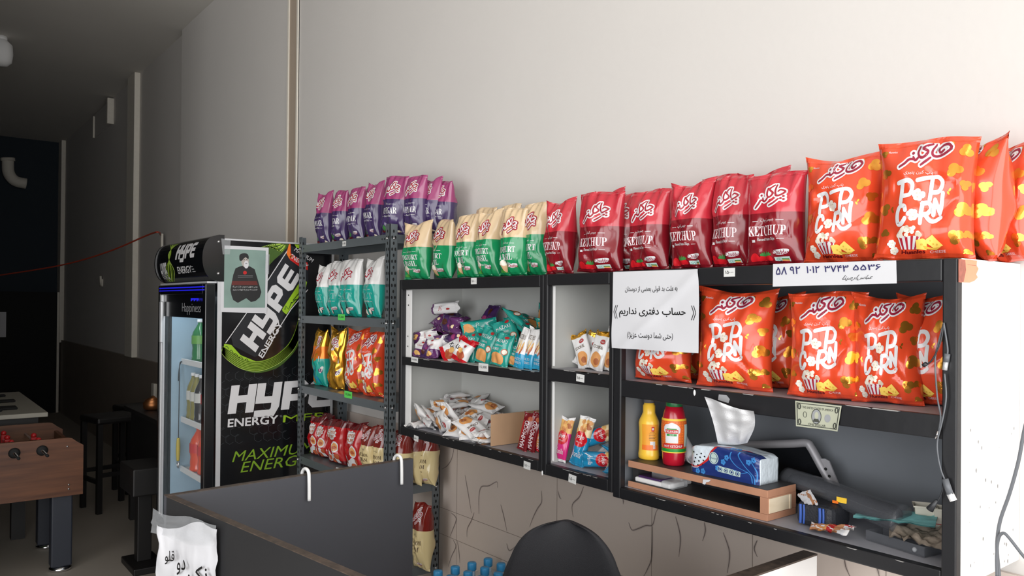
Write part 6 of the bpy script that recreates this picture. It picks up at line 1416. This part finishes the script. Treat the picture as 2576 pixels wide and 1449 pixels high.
# tissue pack
mat('pack_navy', (32, 50, 112), .3, coat=.4); mat('swirl_blue', (60, 130, 196), .35); mat('tissue', (236, 236, 238), .85, var=.02, bump=.3, bscale=400); mat('film_white', (214, 224, 232), .3, coat=.5, var=.1, scale=30, bump=.3, bscale=60)
tx0, tx1, ty0, ty1, tz1 = -1.335, -1.128, 1.652, 1.738, ZR+.069
t = thing('tissue_pack', 'navy and white soft tissue pack with a tissue pulled out on the riser', 'tissues', ((tx0+tx1)/2, 1.69, ZR))
bm = bmesh.new(); bmesh.ops.create_cube(bm, size=1); bmesh.ops.subdivide_edges(bm, edges=bm.edges[:], cuts=14, use_grid_fill=True)
def tpk(u, v, w_):   # unit cube -> soft pack
    x = tx0+(tx1-tx0)*(u+.5); y = ty0+(ty1-ty0)*(v+.5); z = ZR+(tz1-ZR)*(w_+.5)
    r = .25; cy_, cz_ = abs(v)*2, abs(w_)*2
    if cy_ > 1-r and cz_ > 1-r and w_ > 0:
        k = math.hypot(cy_-1+r, cz_-1+r)
        if k > r*1.0: y += -(1 if v > 0 else -1)*(k-r)*.35*(ty1-ty0)/2; z -= (k-r)*.4*(tz1-ZR)/2
    z += .008*math.sin(PI*(u+.5))*(w_+.5)-.004*(u+.5)*(w_+.5); e_ = abs(u)*2
    if e_ > .9: y += -(v)*.010*(e_-.9)*10; z += -(w_)*.008*(e_-.9)*10 if w_ > -.49 else 0
    n3 = .0015*noise.noise(Vector((u*7, v*7, w_*7+3)))
    return (x, y-n3, z+n3 if w_ > -.49 else z)
for v in bm.verts: v.co = Vector(tpk(*v.co))
m = MB(); m.bm(bm, 'film_white', True); part(m, 'soft_pack', t)
a = Art()
def F(x, y): return (x, y)
a.fill([(.02, .0), (1, .0), (1, 1.3), (.80, 1.3), (.5, 1.12), (.36, .95), (.25, .55), (.12, .2), (.02, .15)], 'pack_navy', 0)
a.stroke([(.0, .22), (.12, .26), (.26, .52), (.36, .93), (.5, 1.13), (.80, 1.3)], .035, 'bright_red', 1, 6); a.ell(.36, .62, .072, .2, 'sticker_pale', 2, 20); a.ring(.36, .62, .06, .17, .01, 'pack_navy', 3); a.text('Premium', .315, .405, .58, .66, 'pack_navy', 3)
for pts in ([(.95, .02), (.93, .3), (.80, .6), (.72, .9), (.80, 1.1), (.92, 1.18)], [(.92, .05), (.88, .35), (.7, .5), (.6, .75), (.62, .95)], [(.97, .1), (.97, .5), (.88, .85)], [(.85, .4), (.76, .3), (.66, .35)]): a.stroke(pts, .016, 'swirl_blue', 2, 6)
for x, y in ((.93, .88), (.86, .75), (.55, .72), (.5, .55), (.42, .3), (.12, .08), (.2, .1), (.60, 1.1), (.66, 1.18)):
    for k in range(5): a.ell(x+.02*math.cos(k*1.257), y+.06*math.sin(k*1.257), .016, .045, 'swirl_blue', 2, 8)
a.fill([(.42, .2), (.75, .16), (.75, .34), (.42, .4)], 'sticker_pale', 2)
for k in range(4): a.ring(.46+k*.083, .29-.012*k, .03, .08, .01, 'pack_navy', 3, 14); a.ell(.46+k*.083, .29-.012*k, .012, .04, 'pack_navy', 3, 8)
for k in range(12): a.ell(.05+.19*((k*37) % 11)/11, .25+.6*((k*53) % 13)/13, .012, .03, 'print_black', 1, 7)
a.onto(m2 := MB(), lambda x, y, o: (lambda q: (q[0], q[1]-o-.0006, q[2]))(tpk(x-.5, -.5, min(.5, y-.5))) if y <= .98 else (lambda q: (q[0], q[1]-(o if y < 1.02 else 0)-.0004, q[2]+o+.0006))(tpk(x-.5, -.5+(y-.98)*1.1, .5)), .03, .0002, .0006)
part(m2, 'printed_wrapper', t)
m = MB(); cols = [[(1806, 1116), (1796, 1070), (1784, 1030), (1772, 998)], [(1818, 1118), (1812, 1080), (1800, 1040), (1790, 1003)], [(1832, 1119), (1830, 1085), (1826, 1050), (1812, 1012)], [(1846, 1119), (1850, 1090), (1848, 1058), (1838, 1022)], [(1860, 1118), (1866, 1088), (1868, 1055), (1862, 1029)], [(1872, 1116), (1884, 1085), (1888, 1055), (1880, 1032)], [(1880, 1114), (1897, 1078), (1899, 1052), (1896, 1034)]]
G = []
for i, c in enumerate(cols):
    cc = catmull([Vector((x, y, 0)) for x, y in c], 5); G.append([tuple(Vector(onY(q.x, q.y, 1.695-.125*(j/15)**.8+(.007 if i % 2 else -.006)*(1-.3*j/15)+.016*noise.noise(Vector((i*.9, j*.35, 4)))))) for j, q in enumerate(cc)])
GG = [catmull([Vector(G[i][j]) for i in range(7)], 4) for j in range(16)]
n_ = len(GG[0]); m.add([tuple(v) for r_ in GG for v in r_], [(j*n_+i, j*n_+i+1, (j+1)*n_+i+1, (j+1)*n_+i) for j in range(15) for i in range(n_-1)], 'tissue', True); part(m, 'pulled_tissue', t)
# small box of wipes lying on the lower board
t = thing('wipes_packet', 'white and purple packet in clear wrap lying inside the riser', 'packet', (onY(1650, 1200, 1.66).x, 1.66, ZB+.017))
a_, b_ = onY(1602, 1200, 1.645).x, onY(1690, 1215, 1.645).x
m = MB(); m.box(a_, b_, 1.636, 1.70, ZB+.0168, ZB+.030, 'pack_white', .004); m.box(a_+.012, b_-.035, 1.638, 1.69, ZB+.030, ZB+.036, 'plum_dark', .002); part(m, 'packet_body', t)
m = MB(); m.box(b_-.03, b_+.012, 1.634, 1.70, ZB+.0168, ZB+.037, 'clear_film', .006); part(m, 'clear_wrap', t)
m = MB(); a2, b2 = onY(1602, 1185, 1.64).x, onY(1680, 1200, 1.64).x
m.box(a2, b2, 1.70, 1.74, ZB+.0168, ZB+.05, 'pack_white', .003); tag(m.build('paper_packet', origin=(a2, 1.72, ZB+.0168)), 'flat white packet at the back of the riser', 'packet')
# grey edged panel leaning at the back
t = thing('metal_edged_panel', 'black panel with grey metal edge leaning behind the tissue pack', 'panel', tuple(onY(2000, 1240, 1.84)))
Yp = 1.85
P = lambda x, y, d=0: tuple(Vector(onY(x, y, Yp))+Vector((0, -d, 0)))
def slabpx(pts, d0, d1, mt):
    m = MB(); n = len(pts); tri = tessellate_polygon([[Vector((x, -y, 0)) for x, y in pts]])
    m.add([P(x, y, d0) for x, y in pts]+[P(x, y, d1) for x, y in pts], [tuple(q) for q in tri]+[tuple(i+n for i in q) for q in tri]+[(i, (i+1) % n, (i+1) % n+n, i+n) for i in range(n)], mt); return m
mat('grey_metal', (158, 156, 160), .45, metal=.3, var=.08, scale=20)
part(slabpx([(1860, 1122), (2036, 1121), (2110, 1240), (2100, 1300), (1860, 1300)], 0, .008, 'black_gloss'), 'black_face', t)
m = MB(); m.tube([P(1858, 1118, .012), P(1990, 1115, .012), P(2034, 1113, .012), P(2046, 1124, .012), P(2062, 1152, .012), P(2112, 1244, .012)], .011, 'grey_metal', 10, 6); part(m, 'edge_tube', t)
q = slabpx([(2060, 1152), (2084, 1152), (2094, 1158), (2126, 1236), (2104, 1240)], .012, .016, 'grey_metal')
for x, y in ((2086, 1178), (2095, 1196)): q.sphere(P(x, y, .0165), .004, 'hole_dark', 8)
part(q, 'perforated_flange', t)
# black pouch with blue zips, crumpled label on it
pA, pB = onY(2006, 1300, 1.675).x, onY(2100, 1300, 1.675).x
mat('pouch_black', (36, 38, 44), .6, var=.1, bump=.2, bscale=200); mat('zip_blue', (50, 84, 160), .5); mat('mask_teal', (128, 196, 198), .7, var=.06, scale=20, bump=.1); mat('cloth_brown', (126, 114, 102), .85, var=.15, scale=20, bump=.4, bscale=60); mat('cup_cream', (206, 200, 186), .5, var=.05); mat('foil_brown', (176, 124, 88), .4, var=.25, scale=30)
t = thing('zip_pouch', 'black pouch with blue zips standing beside the wooden riser', 'pouch', ((pA+pB)/2, 1.70, ZB))
m = MB(); m.box(pA, pB, 1.665, 1.75, ZB+.0005, ZB+.055, 'pouch_black', .014); part(m, 'pouch_body', t)
for f in (.16, .68):
    m = MB(); x = pA+(pB-pA)*f; m.tube([(x, 1.663, ZB+.006), (x+.001, 1.6625, ZB+.03), (x, 1.663, ZB+.05)], .0035, 'zip_blue', 8); m.tube([(x+.008, 1.664, ZB+.006), (x+.009, 1.6635, ZB+.03), (x+.008, 1.664, ZB+.05)], .0025, 'zip_blue', 8); part(m, 'zip', t)
def crumple(name, label, cat, quad, Y0, Y1, z0, mt, amp, bands=None, N=14, seed=1, th=.002, px=True):
    """thin crumpled sheet: quad in photo pixels (near edge on Y0, far edge on Y1)"""
    (ax, ay), (bx, by), (cx_, cy_), (dx, dy) = quad
    A, B, C, D = Vector(onY(ax, ay, Y0)), Vector(onY(bx, by, Y0)), Vector(onY(cx_, cy_, Y1)), Vector(onY(dx, dy, Y1))
    m = MB(); top = []
    for j in range(N+1):
        for i in range(N+1):
            u, v = i/N, j/N; p = (A*(1-u)+B*u)*(1-v)+(D*(1-u)+C*u)*v
            n3 = abs(noise.noise(Vector((u*3.5+seed, v*2.5, seed))))*amp+noise.noise(Vector((u*9, v*7, seed+5)))*amp*.35
            p = p+Vector((0, 0, max(0, n3))); p.z = max(p.z, z0+.002); top.append(p)
    vs = [tuple(p) for p in top]+[(p.x, p.y, p.z-th) for p in top]; n = (N+1)**2
    q = [(j*(N+1)+i, j*(N+1)+i+1, (j+1)*(N+1)+i+1, (j+1)*(N+1)+i) for j in range(N) for i in range(N)]
    for (j, i), f in zip([(j, i) for j in range(N) for i in range(N)], q):
        mm = mt if not bands else bands[int((i/N)*len(bands)*.999) if (j+i) % 5 else (i+j) % len(bands)]
        m.add([vs[k] for k in f], [(0, 1, 2, 3)], mm, True); m.add([vs[k+n] for k in f], [(3, 2, 1, 0)], mm, True)
    me = weld(m, name); o = bpy.data.objects.new(name, me); COL.objects.link(o)
    return tag(o, label, cat)
crumple('paper_label', 'crumpled white label with brown print on the black pouch', 'label', ((2024, 1266), (2058, 1271), (2038, 1232), (2006, 1244)), 1.664, 1.70, ZB+.02, 'paper', .006, ['paper', 'paper', 'foil_brown', 'paper'], 10, 7)
crumple('snack_wrapper', 'crumpled orange and white wrapper in front of the black pouch', 'wrapper', ((2036, 1332), (2128, 1346), (2156, 1326), (2042, 1316)), 1.632, 1.66, ZB, 'foil_brown', .012, ['foil_brown', 'biscuit', 'letter_red', 'foil_brown', 'paper', 'pack_white'], 12, 3)
crumple('face_mask', 'pale teal folded sheet lying across the clutter by the white cups', 'mask', ((2146, 1300), (2352, 1327), (2360, 1292), (2165, 1278)), 1.668, 1.78, ZB+.012, 'mask_teal', .010, None, 14, 11)
crumple('brown_cloth', 'crumpled grey brown cloth bunched at the end of the cabinet floor', 'cloth', ((2236, 1352), (2376, 1382), (2376, 1332), (2236, 1330)), 1.655, 1.72, ZB, 'cloth_brown', .03, None, 18, 5)
# long dark thing in a clear sleeve
p0, p1 = Vector(onY(1992, 1205, 1.79)), Vector(onY(2255, 1303, 1.70))
t = thing('wrapped_umbrella', 'long dark folded item in a clear plastic sleeve lying slanted', 'package', tuple((p0+p1)/2))
m = MB(); m.tube([tuple(p0), tuple(p0*.66+p1*.34+Vector((0, 0, .004))), tuple(p0*.3+p1*.7), tuple(p1)], lambda f: .016+.012*f-.02*max(0, f-.93)*5, 'pouch_black', 14, 8, flat=.75); part(m, 'dark_item', t)
m = MB(); m.tube([tuple(p0-Vector((.02, 0, -.006))), tuple(p0*.6+p1*.4+Vector((0, -.004, .006))), tuple(p0*.2+p1*.8), tuple(p1+Vector((.012, -.002, 0)))], lambda f: .023+.012*f, 'smoke_plastic', 12, 8, flat=.7); part(m, 'clear_sleeve', t)
m = MB(); q = p0*.42+p1*.58; m.box(q.x-.012, q.x+.012, q.y-.03, q.y-.0285, q.z-.002, q.z+.01, 'band_yellow'); m.box(q.x-.022, q.x-.008, q.y-.0305, q.y-.029, q.z-.006, q.z, 'flame_orange'); part(m, 'sticker', t)
# smoky plastic tray at the front
a_, b_ = Vector(onZ(2178, 1358, ZB)), Vector(onZ(2325, 1404, ZB))
t = thing('plastic_tray', 'low smoky plastic tray at the front of the cabinet floor', 'tray', tuple((a_+b_)/2), (0, 0, math.atan2(b_.y-a_.y, b_.x-a_.x)))
L_ = (b_-a_).length
m = MB(); m.box(-L_/2, L_/2, 0, .055, .0005, .003, 'smoke_plastic'); m.box(-L_/2, L_/2, 0, .0025, .003, .022, 'smoke_plastic'); m.box(-L_/2, L_/2, .0525, .055, .003, .022, 'smoke_plastic'); m.box(-L_/2, -L_/2+.0025, .0025, .0525, .003, .022, 'smoke_plastic'); m.box(L_/2-.0025, L_/2, .0025, .0525, .003, .022, 'smoke_plastic'); part(m, 'tray_body', t, True)
m = MB(); m.sphere((L_/2-.02, -.002, .012), .005, 'clear_film', 8); part(m, 'clip', t, True)
# square cups
cA = onY(2338, 1320, 1.76)
for k, (dx, dz, lb) in enumerate(((0, 0, 'cream square plastic cup at the end of the charcoal cabinet'), (.027, -.004, 'cream square plastic cup against the cabinet side'))):
    t = thing('plastic_cup', lb, 'cup', (cA.x-.012+dx*1.35, 1.765+dx*.3, ZB+.012 if not k else ZB+.012), (0, 0, .5), 'cream plastic cups')
    m = MB(); s0, s1, hh = .016, .0205, .066
    for (sa, za), (sb, zb) in (((s0, 0), (s1, hh)), ((s1, hh), (s1+.003, hh)), ((s1+.003, hh), (s1+.003, hh+.003)), ((s1-.001, hh+.003), (s0-.001, .003))):
        vs = [(sx*sa, sy*sa, za) for sx, sy in ((-1, -1), (1, -1), (1, 1), (-1, 1))]+[(sx*sb, sy*sb, zb) for sx, sy in ((-1, -1), (1, -1), (1, 1), (-1, 1))]
        m.add(vs, [(i, (i+1) % 4, (i+1) % 4+4, i+4) for i in range(4)], 'cup_cream')
    m.add([(sx*s0, sy*s0, 0) for sx, sy in ((-1, -1), (1, -1), (1, 1), (-1, 1))], [(3, 2, 1, 0)], 'cup_cream'); part(m, 'cup_body', t, True)
    m = MB(); f = .55; s2 = s0+(s1-s0)*f+.0004
    m.add([(sx*s2, sy*s2, hh*f-.001) for sx, sy in ((-1, -1), (1, -1), (1, 1), (-1, 1))]+[(sx*s2, sy*s2, hh*f+.001) for sx, sy in ((-1, -1), (1, -1), (1, 1), (-1, 1))], [(i, (i+1) % 4, (i+1) % 4+4, i+4) for i in range(4)], 'letter_red'); part(m, 'red_line', t, True)
m = MB(); m.box(cA.x-.05, cA.x+.058, 1.74, 1.80, ZB+.0005, ZB+.0115, 'board_dark', .003); tag(m.build('flat_box', origin=(cA.x, 1.77, ZB)), 'flat dark box under the cream plastic cups', 'box')
# charging cables
def cab(pts, Y): return [tuple(onY(x, y, Y+(d if d else 0))) for x, y, d in pts]
t = thing('charging_cable', 'grey charging cable with white plugs hanging at the popcorn shelf end', 'cable', tuple(onY(2370, 800, 1.60)))
Yk = 1.594
m = MB(); m.tube(cab(((2374, 812, 0), (2364, 850, 0), (2354, 890, 0), (2353, 930, -.003), (2358, 1000, 0), (2366, 1045, 0), (2363, 1075, 0), (2360, 1092, 0)), Yk), .0017, 'cable_grey', 8); m.tube(cab(((2374, 812, 0), (2380, 850, 0), (2384, 880, 0), (2382, 900, 0)), Yk), .0017, 'cable_grey', 8); m.tube(cab(((2374, 812, 0), (2366, 860, -.004), (2345, 905, -.004), (2328, 918, -.004)), Yk), .0016, 'cable_black', 8); part(m, 'cord', t)
m = MB(); A, B = onY(2383, 890, Yk), onY(2380, 910, Yk); m.tube([tuple(A), tuple(B)], .0055, 'cable_grey', 10, 1); part(m, 'plug_grip', t)
m = MB(); A, B = onY(2380, 910, Yk), onY(2377, 931, Yk); m.tube([tuple(A), tuple(B)], .005, 'alu', 4, 1); part(m, 'plug_tip', t)
m = MB(); A, B = onY(2331, 914, Yk-.004), onY(2322, 920, Yk-.004); m.tube([tuple(A), tuple(B)], .004, 'cable_black', 8, 1); part(m, 'plug_grip', t)
m = MB(); A, B = onY(2361, 1085, Yk), onY(2354, 1103, Yk); m.tube([tuple(A), tuple(B)], .0026, 'chrome', 8, 1); part(m, 'plug_tip', t)
t = thing('charging_cable', 'thin cable with a white usb plug dangling to the cabinet floor end', 'cable', tuple(onY(2360, 1100, 1.59)))
m = MB(); m.tube(cab(((2376, 940, 0), (2380, 1000, 0), (2370, 1060, 0), (2358, 1110, 0), (2360, 1150, 0), (2368, 1185, 0), (2376, 1205, 0)), Yk-.006), .0016, 'cable_grey', 8); m.tube(cab(((2376, 1205, 0), (2370, 1235, 0), (2362, 1255, 0), (2355, 1265, 0)), Yk-.006), .0014, 'cable_black', 8); part(m, 'cord', t)
m = MB(); A, B = onY(2377, 1205, Yk-.006), onY(2390, 1243, Yk-.006); m.tube([tuple(A), tuple(B)], .0065, 'cable_grey', 10, 1); part(m, 'plug_grip', t)
m = MB(); A, B = onY(2390, 1242, Yk-.006), onY(2399, 1260, Yk-.006); m.tube([tuple(A), tuple(B)], .0068, 'white', 4, 1); part(m, 'plug_tip', t)
m = MB(); A, B = onY(2357, 1258, Yk-.006), onY(2339, 1282, Yk-.006); m.tube([tuple(A), tuple(Vector(A)*.5+Vector(B)*.5), tuple(B)], lambda f: .003+.0045*f, 'cable_black', 8, 1); part(m, 'plug_grip', t)
# sticker on the bright side, cable hanging beside it
mat('sticker_orange', (240, 150, 116), .5, var=.08, scale=40); mat('sticker_brown', (156, 90, 74), .5, var=.4, scale=120)
t = thing('peeling_sticker', 'torn orange sticker at the top corner of the white cabinet side', 'sticker', tuple(onX(2435, 680, XE)))
m = MB(); XS = XE+.0012
pts = [(2411, 652), (2440, 653), (2458, 656), (2457, 668), (2462, 676), (2456, 690), (2460, 698), (2452, 706), (2440, 711), (2411, 710)]
a = Art(); a.fill(pts, 'sticker_orange', 0); a.fill([(2411, 652), (2428, 654), (2430, 680), (2424, 709), (2411, 710)], 'sticker_brown', 1); a.stroke([(2434, 666), (2456, 668)], .8, 'sticker_brown', 1, 1)
a.onto(m, lambda x, y, o: (lambda q: (XS+o, q.y, q.z))(onX(x, y, XS)), None, .0002, 0); part(m, 'sticker_sheet', t)
t = thing('power_cable', 'dark grey power cable hanging beside the white cabinet side', 'cable', (-.6, 1.7, 1.1))
m = MB(); m.tube(cab(((2640, 900, 0), (2585, 1050, 0), (2562, 1160, 0), (2540, 1240, 0), (2516, 1310, 0), (2508, 1370, 0), (2512, 1430, 0), (2520, 1520, 0)), 1.72), .0035, 'cable_grey', 8); m.tube(cab(((2508, 1450, 0), (2507, 1400, 0), (2512, 1355, 0), (2524, 1341, 0), (2540, 1355, 0), (2580, 1405, 0), (2620, 1440, 0)), 1.715), .003, 'cable_grey', 8); part(m, 'cord', t)
